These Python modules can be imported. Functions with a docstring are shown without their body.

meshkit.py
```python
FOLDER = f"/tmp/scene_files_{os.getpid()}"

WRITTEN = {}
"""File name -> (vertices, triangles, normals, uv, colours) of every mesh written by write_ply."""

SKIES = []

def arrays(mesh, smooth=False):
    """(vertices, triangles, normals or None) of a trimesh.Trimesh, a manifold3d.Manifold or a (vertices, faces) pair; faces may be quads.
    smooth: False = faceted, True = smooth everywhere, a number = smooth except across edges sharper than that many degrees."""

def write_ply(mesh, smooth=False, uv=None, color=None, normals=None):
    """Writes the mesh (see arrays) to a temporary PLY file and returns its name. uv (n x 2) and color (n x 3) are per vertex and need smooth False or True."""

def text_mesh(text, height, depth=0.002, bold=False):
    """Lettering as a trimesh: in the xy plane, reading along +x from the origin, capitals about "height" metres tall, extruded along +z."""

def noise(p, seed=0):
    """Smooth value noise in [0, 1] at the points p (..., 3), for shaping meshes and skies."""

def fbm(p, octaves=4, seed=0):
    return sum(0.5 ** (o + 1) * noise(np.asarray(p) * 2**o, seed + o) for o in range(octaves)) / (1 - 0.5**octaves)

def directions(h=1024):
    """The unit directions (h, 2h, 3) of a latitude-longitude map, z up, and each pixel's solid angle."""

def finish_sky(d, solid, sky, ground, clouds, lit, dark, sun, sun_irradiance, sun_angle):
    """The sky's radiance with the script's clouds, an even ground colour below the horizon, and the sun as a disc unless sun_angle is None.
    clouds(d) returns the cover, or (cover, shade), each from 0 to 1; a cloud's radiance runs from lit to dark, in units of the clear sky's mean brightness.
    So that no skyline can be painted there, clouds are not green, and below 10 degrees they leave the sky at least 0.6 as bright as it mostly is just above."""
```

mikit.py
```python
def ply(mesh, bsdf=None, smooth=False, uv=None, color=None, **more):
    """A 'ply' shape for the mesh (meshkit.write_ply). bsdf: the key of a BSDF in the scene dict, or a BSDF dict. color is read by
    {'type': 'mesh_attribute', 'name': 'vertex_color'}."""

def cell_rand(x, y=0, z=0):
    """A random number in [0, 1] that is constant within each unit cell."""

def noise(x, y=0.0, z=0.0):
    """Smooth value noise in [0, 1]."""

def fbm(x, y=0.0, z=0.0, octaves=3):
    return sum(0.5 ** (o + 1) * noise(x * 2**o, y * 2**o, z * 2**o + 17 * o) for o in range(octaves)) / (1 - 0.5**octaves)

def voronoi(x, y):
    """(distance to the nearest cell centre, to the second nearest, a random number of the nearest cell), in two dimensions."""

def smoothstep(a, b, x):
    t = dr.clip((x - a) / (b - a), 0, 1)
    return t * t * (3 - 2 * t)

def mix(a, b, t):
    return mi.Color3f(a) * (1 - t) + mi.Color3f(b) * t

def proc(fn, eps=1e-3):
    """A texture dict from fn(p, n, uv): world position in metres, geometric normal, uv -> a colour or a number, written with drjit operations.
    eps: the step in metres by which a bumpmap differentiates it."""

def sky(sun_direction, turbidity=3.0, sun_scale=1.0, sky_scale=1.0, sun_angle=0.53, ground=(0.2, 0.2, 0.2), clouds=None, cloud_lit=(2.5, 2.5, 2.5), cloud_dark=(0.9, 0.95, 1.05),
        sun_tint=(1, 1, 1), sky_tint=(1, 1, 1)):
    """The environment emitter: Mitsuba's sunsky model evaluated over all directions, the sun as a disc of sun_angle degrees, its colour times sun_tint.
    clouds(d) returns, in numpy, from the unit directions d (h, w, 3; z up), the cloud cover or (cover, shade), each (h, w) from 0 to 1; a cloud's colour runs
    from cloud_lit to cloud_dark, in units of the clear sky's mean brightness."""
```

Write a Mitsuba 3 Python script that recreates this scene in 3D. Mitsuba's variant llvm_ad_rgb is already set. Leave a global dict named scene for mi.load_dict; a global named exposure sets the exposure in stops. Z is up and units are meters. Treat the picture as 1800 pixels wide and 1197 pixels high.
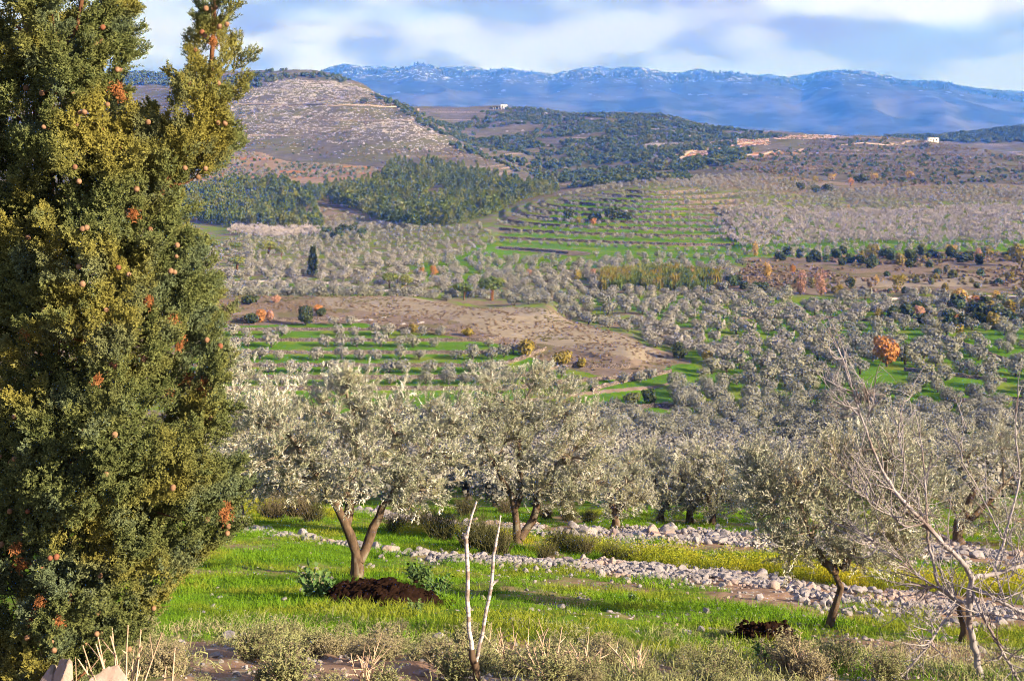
import math, numpy as np, trimesh, shapely, mitsuba as mi, mikit, meshkit, drjit as dr
from scipy.interpolate import PchipInterpolator
from scipy.ndimage import map_coordinates
from mikit import noise, fbm, voronoi, cell_rand, smoothstep, mix
T = mi.ScalarTransform4f
scene, labels = {'type': 'scene'}, {}
F, HY, CX = 2200.0, 215.0, 900.0          # lens: photo column = CX + F*X/Y, photo row = HY - F*Z/Y

# ------------------------------------------------------------------ camera, sky, air, exposure
HAZE = (0.55e-5, 2.6e-5, 15e-5)
scene['haze_medium'] = {'type': 'homogeneous', 'albedo': {'type': 'rgb', 'value': [0.95, 0.96, 0.98]},
                        'sigma_t': {'type': 'rgb', 'value': list(HAZE)}}
scene['camera'] = {'type': 'perspective', 'fov': 2 * math.degrees(math.atan(CX / F)), 'fov_axis': 'x',
                   'near_clip': 0.1, 'far_clip': 40000.0, 'principal_point_offset_y': (598.5 - HY) / 1197.0,
                   'to_world': T().look_at([0, 0, 0], [0, 10, 0], [0, 0, 1]),
                   'medium': {'type': 'ref', 'id': 'haze_medium'}}
SUN = (0.82, -0.48, 0.37)
exposure = 2.85


def clouds(d):
    y = np.maximum(np.abs(d[..., 1]), 1e-3)
    az, el = np.arctan2(d[..., 0], d[..., 1]), np.arcsin(d[..., 2])
    q = np.stack([az * 6.0, el * 34.0, az * 0 + 3.3], -1)
    n1 = meshkit.fbm(q, 5, 11)
    n2 = meshkit.fbm(q * np.array([1.7, 0.9, 1.0]) + 9.1, 4, 5)
    bank = np.clip((n2 - 0.43) * 6, 0, 1)
    cover = np.clip(0.80 + (n1 - 0.42) * 2.2, 0.35, 1)
    # the bright bank to the right of the view and the grey-blue sheet in front of it
    el_d, az_d = np.degrees(el), np.degrees(az)
    edge = 4.1 + 0.05 * np.abs(az_d - 18) + (n1 - 0.5) * 2.6
    lit = np.clip((el_d - edge) / 0.9, 0, 1) * np.clip((az_d - 8) / 6, 0, 1) * np.clip((60 - az_d) / 20, 0, 1) * np.clip((22 - el_d) / 8, 0, 1)
    sheet = np.clip((az_d + 6) / 14, 0, 1) * np.clip((5.2 - el_d) / 2.0, 0, 1) * np.clip((70 - az_d) / 30, 0, 1)
    cover = np.clip(np.maximum(cover, np.maximum(lit, 0.85 * sheet)), 0, 1)
    shade = np.clip(0.18 + 0.95 * bank + 0.35 * sheet - 0.9 * lit, 0, 1)
    return cover, shade


scene['sky'] = mikit.sky(SUN, turbidity=3, sun_scale=1.85, sky_scale=0.8, sun_angle=1.0, ground=(0.12, 0.13, 0.08), clouds=clouds,
                         cloud_lit=(2.3, 2.35, 2.8), cloud_dark=(0.84, 0.88, 1.5), sun_tint=(0.91, 0.96, 1.12), sky_tint=(0.80, 0.90, 1.25))

# ------------------------------------------------------------------ helpers
def rng_of(s): return np.random.default_rng(s)


def numbered(name):
    if name not in labels: return name
    k = 1
    while f'{name}_{k:03d}' in labels: k += 1
    return f'{name}_{k:03d}'


def thing(name, label, cat, group=None):
    key = numbered(name)
    labels[key] = {'label': label, 'category': cat}
    if group: labels[key]['group'] = group
    return key


COUNT = {}


def part(parent, name, shape, label=None, kind=None):
    key = f'{parent}__{name}'
    n = COUNT.get(key, 0)
    COUNT[key] = n + 1
    if n: key = f'{key}_{n:03d}'
    scene[key] = shape
    if label or kind:
        labels[key] = {}
        if label: labels[key]['label'] = label
        if kind: labels[key]['kind'] = kind
    return key


def stuff(name, label, cat='plants'):
    labels[name] = {'label': label, 'category': cat, 'kind': 'stuff'}
    return name


def structure(name, shape, label, cat):
    scene[name] = shape
    labels[name] = {'label': label, 'category': cat, 'kind': 'structure'}


def at(shape, m): return {**shape, 'to_world': m}
def inst(key, m): return {'type': 'instance', 'to_world': m, 'g': {'type': 'ref', 'id': key}}


def place(p, rz=0.0, s=1.0, sz=None, tilt=(0, 0)):
    m = T().translate([float(p[0]), float(p[1]), float(p[2])]).rotate([0, 0, 1], float(rz))
    if tilt[0]: m = m.rotate([1, 0, 0], float(tilt[0]))
    if tilt[1]: m = m.rotate([0, 1, 0], float(tilt[1]))
    return m.scale([float(s), float(s), float(sz if sz else s)])


def spread(name, groups, pts, sizes, rng, sz=None, start=0):
    """one instance per point of the shapegroups in turn, all under one stuff name"""
    for i, (p, s) in enumerate(zip(pts, sizes)):
        scene[f'{name}__{start + i + 1:03d}'] = {'type': 'instance', 'to_world': place(p, rng.uniform(0, 360), s, s * (sz if sz else rng.uniform(.85, 1.15))),
                                         'g': {'type': 'ref', 'id': groups[int(rng.integers(len(groups)))]}}
    return start + len(pts)


class MB:
    def __init__(s): s.v, s.f, s.n = [], [], 0
    def add(s, v, f):
        v, f = np.asarray(v, float), np.asarray(f, int)
        if f.shape[1] == 4: f = np.vstack([f[:, [0, 1, 2]], f[:, [0, 2, 3]]])
        s.v.append(v); s.f.append(f + s.n); s.n += len(v)
        return s
    def get(s): return np.vstack(s.v), np.vstack(s.f)


def unit(a): return a / np.maximum(np.linalg.norm(a, axis=-1, keepdims=True), 1e-9)


def tubes(P, R, sides=5):
    """many polylines at once: P (n,k,3), R (n,k)"""
    P, R = np.asarray(P, float), np.asarray(R, float)
    n, k, _ = P.shape
    t = unit(np.gradient(P, axis=1))
    ref = np.where(np.abs(t[:, :1, 2:]) < 0.85, [0, 0, 1.0], [1.0, 0, 0])
    a = unit(np.cross(t, np.broadcast_to(ref, t.shape)))
    b = np.cross(t, a)
    ang = np.arange(sides) * 2 * np.pi / sides
    v = P[:, :, None] + R[:, :, None, None] * (np.cos(ang)[:, None] * a[:, :, None] + np.sin(ang)[:, None] * b[:, :, None])
    i, j = np.meshgrid(np.arange(k - 1), np.arange(sides), indexing='ij')
    q = np.stack([i * sides + j, i * sides + (j + 1) % sides, (i + 1) * sides + (j + 1) % sides, (i + 1) * sides + j], -1).reshape(-1, 4)
    f = (q[None] + (np.arange(n) * k * sides)[:, None, None]).reshape(-1, 4)
    return v.reshape(-1, 3), f


def curve(pts, n):
    pts = np.asarray(pts, float)
    d = np.r_[0, np.cumsum(np.linalg.norm(np.diff(pts, axis=0), axis=1))]
    return PchipInterpolator(d, pts)(np.linspace(0, d[-1], n))


def knotty(pts, r0, r1, n, rng, sides=8, wob=0.25):
    """a gnarled limb: smooth path with uneven thickness"""
    c = curve(pts, n)
    r = np.linspace(r0, r1, n) * (1 + wob * (rng.random(n) - .5))
    c[1:-1] += (rng.random((n - 2, 3)) - .5) * r[1:-1, None] * .7
    return tubes(c[None], r[None], sides)


def bezier(p0, p1, p2, k):
    t = np.linspace(0, 1, k)[None, :, None]
    return (1 - t) ** 2 * p0[:, None] + 2 * t * (1 - t) * p1[:, None] + t ** 2 * p2[:, None]


def leaves(c, d, nrm, L, W, bend=0.15):
    """diamond leaves: base c, direction d, face normal nrm"""
    d = unit(d); s = unit(np.cross(d, nrm)); n = np.cross(s, d)
    L, W = np.broadcast_to(L, (len(c),))[:, None], np.broadcast_to(W, (len(c),))[:, None]
    v = np.stack([c, c + d * L * .45 + s * W * .5 + n * L * bend * .5, c + d * L, c + d * L * .45 - s * W * .5 + n * L * bend * .5], 1).reshape(-1, 3)
    f = np.array([[0, 1, 2], [0, 2, 3]])[None] + (np.arange(len(c)) * 4)[:, None, None]
    return v, f.reshape(-1, 3)


def rand_dirs(n, rng): return unit(rng.normal(size=(n, 3)))


def shell_points(lobes, n, rng, inner=0.6):
    """points in the outer part of ellipsoids (cx,cy,cz,rx,ry,rz); returns points and outward normals"""
    lobes = np.asarray(lobes, float)
    w = (lobes[:, 3] * lobes[:, 4] * lobes[:, 5]) ** .67
    i = rng.choice(len(lobes), n, p=w / w.sum())
    d = rand_dirs(n, rng)
    r = inner + (1.04 - inner) * rng.random((n, 1)) ** .6
    return lobes[i, :3] + d * lobes[i, 3:] * r, unit(d / lobes[i, 3:]), i


def cards(c, nrm, size, rng, asp=1.0, jit=.6):
    n = unit(nrm + jit * rng.normal(size=c.shape))
    d = unit(np.cross(n, rand_dirs(len(c), rng)))
    size = np.broadcast_to(size, (len(c),)) * rng.uniform(.7, 1.3, len(c))
    return leaves(c - d * size[:, None] * .5, d, n, size, size * asp, .12)


def rock(seed, sub=2, flat=.7):
    r = rng_of(seed)
    m = trimesh.creation.icosphere(subdivisions=sub)
    v = np.array(m.vertices)
    for _ in range(13):                     # chop facets
        n = unit(r.normal(size=3)); h = r.uniform(.45, .8)
        k = v @ n
        v = v - np.maximum(k - h, 0)[:, None] * n
    v *= np.array([1, r.uniform(.7, 1), flat * r.uniform(.75, 1.1)])
    v *= 1 + .12 * (meshkit.noise(v * 3 + seed, seed)[:, None] - .5)
    return v, np.array(m.faces)


# ------------------------------------------------------------------ terrain: profiles (distance: photo row) of columns
NEAR = {0: {10: 1195, 15: 1090, 20: 1035, 25: 995, 30: 960, 36: 930, 44: 905, 52: 890},
        700: {10: 1205, 15: 1100, 20: 1045, 25: 1010, 30: 977, 36: 948, 44: 918, 52: 897},
        1100: {10: 1212, 15: 1115, 20: 1062, 25: 1026, 30: 991, 36: 960, 44: 927, 52: 905},
        1500: {10: 1230, 15: 1140, 20: 1085, 25: 1045, 30: 1008, 36: 973, 44: 938, 52: 911},
        1800: {10: 1245, 15: 1158, 20: 1105, 25: 1064, 30: 1026, 36: 988, 44: 950, 52: 920}}
SLOPE = {70: 888, 110: 850, 160: 805, 200: 762}
VALLEY = {230: 724, 260: 660, 290: 618, 330: 572, 360: 545, 400: 513, 430: 493, 480: 466, 540: 442}
LEFT = {230: 718, 260: 647, 290: 590, 315: 551, 330: 532, 345: 521, 362: 524, 400: 508, 430: 496, 480: 468, 540: 447}
FAR = {-600: {640: 415, 850: 360, 1100: 300, 1300: 250, 1700: 185, 2000: 165, 2500: 140, 3200: 150, 4200: 235, 5000: 240},
       250: {640: 418, 740: 395, 850: 350, 950: 325, 1100: 285, 1300: 232, 1500: 190, 1700: 168, 2000: 160, 2500: 134, 3200: 150, 4200: 235, 5000: 240},
       400: {640: 418, 740: 395, 850: 348, 950: 322, 1100: 283, 1300: 220, 1500: 162, 1700: 130, 1850: 128, 2100: 140, 2500: 150, 3200: 165, 4200: 235, 5000: 240},
       530: {640: 418, 740: 396, 850: 346, 950: 320, 1100: 280, 1300: 212, 1500: 152, 1700: 122, 1800: 124, 2100: 140, 2500: 160, 3200: 190, 4200: 240, 5000: 242},
       620: {640: 412, 740: 392, 850: 347, 950: 318, 1100: 273, 1300: 204, 1500: 153, 1620: 140, 1750: 150, 2000: 170, 2500: 190, 3200: 215, 4200: 240, 5000: 242},
       700: {640: 408, 740: 388, 850: 350, 950: 318, 1100: 268, 1300: 205, 1450: 179, 1600: 186, 1750: 192, 1900: 190, 2200: 198, 3200: 225, 4200: 240, 5000: 242},
       850: {640: 400, 740: 378, 850: 346, 950: 318, 1100: 285, 1250: 264, 1350: 268, 1500: 245, 1700: 213, 1900: 188, 2200: 200, 3200: 228, 4200: 240, 5000: 242},
       960: {640: 396, 740: 362, 800: 350, 850: 344, 950: 328, 1010: 325, 1100: 312, 1300: 270, 1500: 238, 1700: 210, 1900: 194, 2200: 208, 3200: 230, 4200: 240, 5000: 242},
       1150: {640: 390, 740: 345, 820: 322, 880: 322, 950: 314, 1100: 290, 1300: 256, 1500: 230, 1700: 208, 1850: 200, 2200: 218, 3200: 235, 4200: 242, 5000: 244},
       1300: {640: 386, 740: 345, 850: 318, 950: 302, 1100: 282, 1300: 255, 1500: 237, 1650: 229, 1900: 236, 2200: 240, 3200: 242, 4200: 243, 5000: 245},
       1500: {640: 390, 740: 355, 850: 330, 950: 310, 1100: 287, 1300: 259, 1500: 241, 1650: 238, 1900: 247, 2300: 246, 3200: 246, 4200: 246, 5000: 246},
       1700: {640: 392, 740: 358, 850: 333, 950: 313, 1100: 293, 1300: 268, 1450: 258, 1650: 264, 1900: 256, 2300: 236, 2800: 242, 4200: 246, 5000: 246},
       1850: {640: 395, 740: 362, 850: 338, 950: 319, 1100: 300, 1300: 284, 1450: 277, 1650: 280, 1900: 262, 2300: 222, 2800: 230, 4200: 246, 5000: 246},
       2500: {640: 400, 850: 345, 1100: 310, 1450: 290, 1900: 262, 2300: 220, 2800: 225, 4200: 246, 5000: 246}}
RIDGE = np.array([(-600, 165), (0, 150), (250, 152), (420, 140), (540, 130), (575, 124), (605, 116), (640, 121), (690, 119), (715, 116), (735, 108), (755, 113), (790, 120), (850, 122), (885, 119), (920, 126), (945, 128), (965, 137),
                  (985, 131), (1010, 125), (1055, 121), (1085, 126), (1130, 120), (1150, 127), (1180, 133), (1210, 128), (1240, 126), (1300, 131), (1340, 139), (1395, 148), (1410, 149), (1440, 136), (1482, 126), (1520, 133), (1555, 136),
                  (1580, 144), (1620, 144), (1660, 146), (1710, 158), (1800, 167), (2000, 178), (2500, 190)], float)
COLS = [-600, 0, 250, 400, 530, 620, 700, 850, 960, 1000, 1100, 1150, 1190, 1300, 1500, 1700, 1850, 2500]


def lerp_tab(tab, px, Y):
    ks = sorted(tab)
    vals = [PchipInterpolator(sorted(tab[k]), [tab[k][y] for y in sorted(tab[k])], extrapolate=True)(Y) for k in ks]
    return float(np.interp(px, ks, vals))


ydef = [10, 15, 20, 25, 30, 36, 44, 52]
LYS = np.linspace(math.log(2.5), math.log(12000), 1500)
PXS = np.arange(-600, 2501, 10.0)
tab = []
for c in COLS:
    prof = {3: 2040, 6: 1420}
    prof.update({y: lerp_tab(NEAR, c, y) for y in ydef})
    prof.update(SLOPE)
    w = float(np.interp(c, [850, 1190], [1, 0]))
    for y in sorted(set(VALLEY) | set(LEFT)):
        a = PchipInterpolator(list(VALLEY), list(VALLEY.values()))(y)
        b = PchipInterpolator(list(LEFT), list(LEFT.values()))(y)
        b = max(b, {345: 538, 330: 542, 362: 540}.get(y, 0) if c == 850 else 0)
        prof[y] = float(a * (1 - w) + b * w)
    if c == 1000: prof.update({290: 600, 315: 571, 330: 563, 345: 560, 362: 548})
    if c == 1100: prof.update({260: 655, 285: 604, 300: 592, 330: 576})
    for y in FAR[400 if c not in FAR else c] if c in FAR else [640, 740, 820, 950, 1100, 1300, 1500, 1700, 1900, 2200, 3200, 4200, 5000]:
        prof[y] = FAR[c][y] if c in FAR else lerp_tab(FAR, c, y)
    ridge = float(np.interp(c, RIDGE[:, 0], RIDGE[:, 1]))
    prof.update({6500: 232, 9000: ridge + 4, 12000: ridge + 25})
    ys = sorted(prof)
    tab.append(PchipInterpolator(np.log(ys), [prof[y] for y in ys], extrapolate=True)(LYS))
TAB = PchipInterpolator(COLS, np.array(tab), axis=0)(PXS)          # (px, lnY)
rid = np.interp(PXS, RIDGE[:, 0], RIDGE[:, 1])                     # sharper crest of the far range
crest = np.exp(-((np.exp(LYS) - 9000) / 1300) ** 2)
base_rid = PchipInterpolator(COLS, np.interp(COLS, RIDGE[:, 0], RIDGE[:, 1]))(PXS)
TAB = TAB + (rid - base_rid)[:, None] * crest[None]


def base_h(X, Y):
    X, Y = np.asarray(X, float), np.asarray(Y, float)
    Yc = np.maximum(Y, 3.0)
    px = np.clip(CX + F * X / Yc, PXS[0], PXS[-1])
    ci, ri = (px - PXS[0]) / 10.0, (np.log(Yc) - LYS[0]) / (LYS[1] - LYS[0])
    z = (HY - map_coordinates(TAB, [ci, ri], order=1, mode='nearest')) * Yc / F
    z = z + 6.5 * np.exp(-((X - 70) / 75) ** 2 - ((Y - 715) / 95) ** 2)      # the rounded terraced hill
    return np.where(Y < 3, -1.72 + (z + 1.72) * np.clip(Y / 3.0, 0, 1), z)


def sm(a, b, x):
    t = np.clip((x - a) / (b - a), 0, 1)
    return t * t * (3 - 2 * t)




def terrace_masks(X, Y):
    px = CX + F * X / np.maximum(Y, 3)
    top = np.interp(px, [300, 420, 700, 940, 1150], [318, 316, 306, 285, 262])
    a = sm(222, 226, Y) * (1 - sm(top - 3, top + 3, Y)) * (1 - sm(1150, 1200, px))
    b = sm(520, 535, Y) * (1 - sm(735, 745, Y)) * sm(840, 900, px) * (1 - sm(1285, 1300, px))
    return a, b


def terrace_mask(X, Y):
    a, b = terrace_masks(X, Y)
    return np.maximum(a, b)


def terrace_step(X, Y):
    a, b = terrace_masks(X, Y)
    return np.where(b > a, 1.7, .62)


def H(X, Y):
    X, Y = np.asarray(X, float), np.asarray(Y, float)
    z = base_h(X, Y)
    P = np.stack([X, Y, X * 0], -1)
    m = terrace_mask(X, Y)
    st = terrace_step(X, Y)
    t = z / st
    fl = np.floor(t)
    z = z * (1 - m) + m * st * (fl + sm(.88, 1.0, t - fl))
    near = 1 - sm(50, 75, Y)
    z = z + near * ((meshkit.fbm(P * .9, 3, 3) - .5) * .22 + (meshkit.fbm(P * 4.0, 2, 4) - .5) * .05)
    mid = sm(50, 90, Y) * (1 - m)
    z = z + mid * (meshkit.fbm(P / 14, 3, 8) - .5) * 1.1
    far = sm(700, 1200, Y) * (1 - sm(4300, 5200, Y))
    z = z + far * ((meshkit.fbm(P / 90, 4, 21) - .5) * 14 + (meshkit.fbm(P / 16, 2, 22) - .5) * 2)
    mt = sm(4600, 6500, Y)
    r1 = 1 - np.abs(2 * meshkit.fbm(P * np.array([1 / 900, 1 / 2200, 1]), 4, 31) - 1)
    z = z + mt * ((r1 - .75) * 240 * (1 - .72 * np.exp(-((Y - 9000) / 900) ** 2)) + (meshkit.fbm(P / 140, 3, 33) - .5) * 30)
    return z


YS_MARCH = np.exp(np.linspace(math.log(6), math.log(11000), 2600))


def hit(px, py, ymin=6.0, ymax=11000.0):
    """the ground point that the photo shows at column px, row py"""
    Y = YS_MARCH[(YS_MARCH >= ymin) & (YS_MARCH <= ymax)]
    X = (px - CX) / F * Y
    Z = H(X, Y)
    row = HY - F * Z / Y
    i = np.argmax(row <= py)
    if row[i] > py: i = np.argmin(row)
    return np.array([X[i], Y[i], Z[i]])


def gp(X, Y): return np.stack([X, Y, H(X, Y)], -1)


def zone(*pix, ymin=6.0, ymax=11000.0):
    return shapely.Polygon([hit(a, b, ymin, ymax)[:2] for a, b in pix]).buffer(0)


def inside(poly, X, Y, wob=0.0, scale=10.0, seed=1):
    if wob:
        P = np.stack([X / scale, Y / scale, X * 0], -1)
        X = X + (meshkit.fbm(P, 3, seed) - .5) * 2 * wob
        Y = Y + (meshkit.fbm(P + 7, 3, seed + 1) - .5) * 2 * wob
    return shapely.contains_xy(poly, X, Y)


# ------------------------------------------------------------------ materials
def rgb(*c): return {'type': 'rgb', 'value': list(c)}
def mat(name, fn, **k): scene[name] = {'type': 'twosided', 'b': {'type': 'diffuse', 'reflectance': mikit.proc(fn) if callable(fn) else rgb(*fn)}}


def m_near(p, n, uv):
    a = fbm(p.x * 1.1, p.y * 1.1, p.z, 3); b = fbm(p.x * 7, p.y * 7, p.z * 7, 3); g = noise(p.x * 38, p.y * 38, p.z * 38)
    soil = mix((.17, .10, .065), (.30, .22, .17), b)
    soil = mix(soil, (.46, .42, .39), smoothstep(.63, .70, b) * smoothstep(.35, .8, g))
    green = mix((.045, .10, .012), (.13, .22, .022), a * .6 + g * .5)
    k = smoothstep(.25, .75, uv.x + (b - .5) * .7)
    return mix(soil, green, k)


def m_valley(p, n, uv):
    a = fbm(p.x * .16, p.y * .16, 0.0, 3); b = fbm(p.x * .9, p.y * .9, 3.0, 3); c = noise(p.x * 4, p.y * 4, 0.0)
    heath = mix((.092, .073, .062), (.22, .178, .15), b * .75 + a * .3)
    heath = mix(heath, (.08, .085, .03), smoothstep(.52, .68, a) * .6)
    tan = mix((.155, .135, .11), (.25, .22, .18), b)
    g = mix((.04, .10, .012), (.105, .215, .02), b * .6 + c * .35)
    g = mix(g, (.17, .19, .04), smoothstep(.5, .72, a) * .55)
    k = smoothstep(.3, .7, uv.x + (a - .5) * .75 + (b - .5) * .5)
    base = mix(heath, tan, smoothstep(.3, .7, uv.y + (b - .5) * .5))
    return mix(base, g, k)


def m_hill(p, n, uv):
    a = fbm(p.x * .03, p.y * .03, 0.0, 4); b = fbm(p.x * .22, p.y * .22, p.z * .22, 3); c = noise(p.x * .9, p.y * .9, p.z * .9)
    lines = noise(p.x * .012, p.y * .004, p.z * .9)
    heath = mix((.050, .050, .050), (.13, .122, .118), b * .7 + lines * .35)
    heath = mix(heath, (.095, .10, .055), smoothstep(.47, .62, a) * .65)
    heath = mix(heath, (.26, .20, .17), smoothstep(.74, .82, lines) * .6)
    rockc = mix((.20, .185, .195), (.36, .34, .35), c)
    red = mix(mix((.15, .105, .08), (.25, .195, .15), b), (.33, .16, .09), smoothstep(.6, .7, lines))
    k = smoothstep(.42, .56, uv.x * .55 + (b - .5) * .9 + (c - .5) * .35 + .12) * smoothstep(.05, .2, uv.x)
    return mix(mix(heath, rockc, k), red, smoothstep(.3, .7, uv.y + (b - .5) * .6))


def m_mount(p, n, uv):
    a = fbm(p.x * .0035, p.y * .0035, p.z * .01, 4); b = fbm(p.x * .018, p.y * .018, p.z * .03, 3)
    c = fbm(p.x * .02, p.y * .003, p.z * .05, 3)
    low = mix((.025, .034, .04), (.065, .068, .07), smoothstep(.35, .7, a))
    forest = mix((.016, .022, .02), (.045, .055, .04), b)
    up = smoothstep(150, 260, p.z + (a - .5) * 160)
    body = mix(low, forest, up * .9)
    snow = smoothstep(.57, .66, fbm(p.x * .045, p.y * .045, p.z * .06, 3) * .75 + c * .25) * smoothstep(250, 350, p.z + (a - .5) * 100)
    ledge = smoothstep(.70, .76, c) * smoothstep(140, 200, p.z) * .12
    return mix(body, (.66, .66, .70), dr.maximum(snow, ledge) * .8)


def m_rock(p, n, uv):
    a = fbm(p.x * 3, p.y * 3, p.z * 3, 3); b = fbm(p.x * 17, p.y * 17, p.z * 17, 2); w = noise(p.x * 1.3, p.y * 1.3, p.z * 1.3)
    c = mix((.105, .10, .108), (.33, .312, .33), a * .75 + b * .4)
    c = mix(c, (.36, .25, .20), smoothstep(.58, .78, w) * .55)
    return mix(c, (.12, .12, .10), smoothstep(.55, .72, b) * .6)


def m_farrock(p, n, uv):
    a = noise(p.x * .35, p.y * .35, p.z * .35); b = noise(p.x * 2, p.y * 2, p.z * 2)
    return mix((.20, .19, .20), (.40, .385, .395), a * .6 + b * .4)


def m_redrock(p, n, uv):
    a = noise(p.x * .2, p.y * .2, p.z * .2); b = noise(p.x * 1.2, p.y * 1.2, p.z * 1.2)
    return mix((.24, .105, .07), (.46, .39, .36), smoothstep(.25, .75, a * .6 + b * .45))


def m_wall(p, n, uv):
    d1, d2, r = voronoi(p.x * 2.6, p.y * 1.5 + p.z * 3.2)
    c = mix((.085, .072, .07), (.24, .205, .195), r)
    return mix((.03, .027, .025), c, smoothstep(.05, .22, d2 - d1))


def m_soil(p, n, uv):
    a = fbm(p.x * 14, p.y * 14, p.z * 14, 3)
    return mix((.004, .003, .002), (.024, .013, .010), a)


def m_bark(p, n, uv):
    a = fbm(p.x * 9, p.y * 9, p.z * 3, 3); b = fbm(p.x * 30, p.y * 30, p.z * 9, 2)
    return mix(mix((.035, .025, .019), (.15, .108, .078), b), (.20, .19, .155), smoothstep(.55, .7, a) * .6)


def m_palebark(p, n, uv):
    b = fbm(p.x * 40, p.y * 40, p.z * 14, 3); a = noise(p.x * 4, p.y * 4, p.z * 4)
    return mix(mix((.15, .14, .15), (.41, .385, .405), b), (.16, .12, .11), smoothstep(.6, .8, a) * .7)


def m_whitebark(p, n, uv):
    b = fbm(p.x * 30, p.y * 30, p.z * 60, 3)
    w = noise(p.x * 9, p.y * 9, p.z * 14)
    return mix(mix((.22, .20, .205), (.48, .455, .47), smoothstep(.25, .6, b)), (.17, .13, .11), smoothstep(.62, .75, w) * .8)


def m_redbark(p, n, uv):
    b = fbm(p.x * 40, p.y * 40, p.z * 10, 3)
    return mix((.055, .03, .02), (.20, .10, .055), b)


def m_olive_top(p, n, uv):
    a = fbm(p.x * 1.3, p.y * 1.3, p.z * 1.3, 2); b = noise(p.x * 23, p.y * 23, p.z * 23)
    return mix(mix((.12, .145, .085), (.27, .285, .21), b), (.25, .22, .10), smoothstep(.52, .7, a) * .4)


def m_olive_back(p, n, uv):
    b = noise(p.x * 23, p.y * 23, p.z * 23)
    return mix((.42, .435, .39), (.66, .66, .60), b)


def m_olive_far(p, n, uv):
    a = noise(p.x * .17, p.y * .17, 0.0); b = noise(p.x * 1.9, p.y * 1.9, p.z * 1.9); t = noise(p.x * .02, p.y * .02, 5.0)
    c = mix((.106, .114, .104), (.262, .27, .255), a * .75 + b * .6 - .17)
    c = mix(c, (.17, .175, .10), smoothstep(.55, .8, a) * .45)
    return mix(c, (.265, .25, .255), smoothstep(.4, .7, t) * .45)


def m_cypress(p, n, uv):
    a = fbm(p.x * 2.1, p.y * 2.1, p.z * 2.1, 2); b = noise(p.x * 30, p.y * 30, p.z * 30); c = noise(p.x * 5, p.y * 5, p.z * 5)
    g = mix((.050, .074, .030), (.18, .208, .078), b)
    g = mix(g, (.27, .235, .05), smoothstep(.45, .70, a) * .6)
    return mix(g, (.12, .17, .12), smoothstep(.55, .8, c) * .5)


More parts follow.
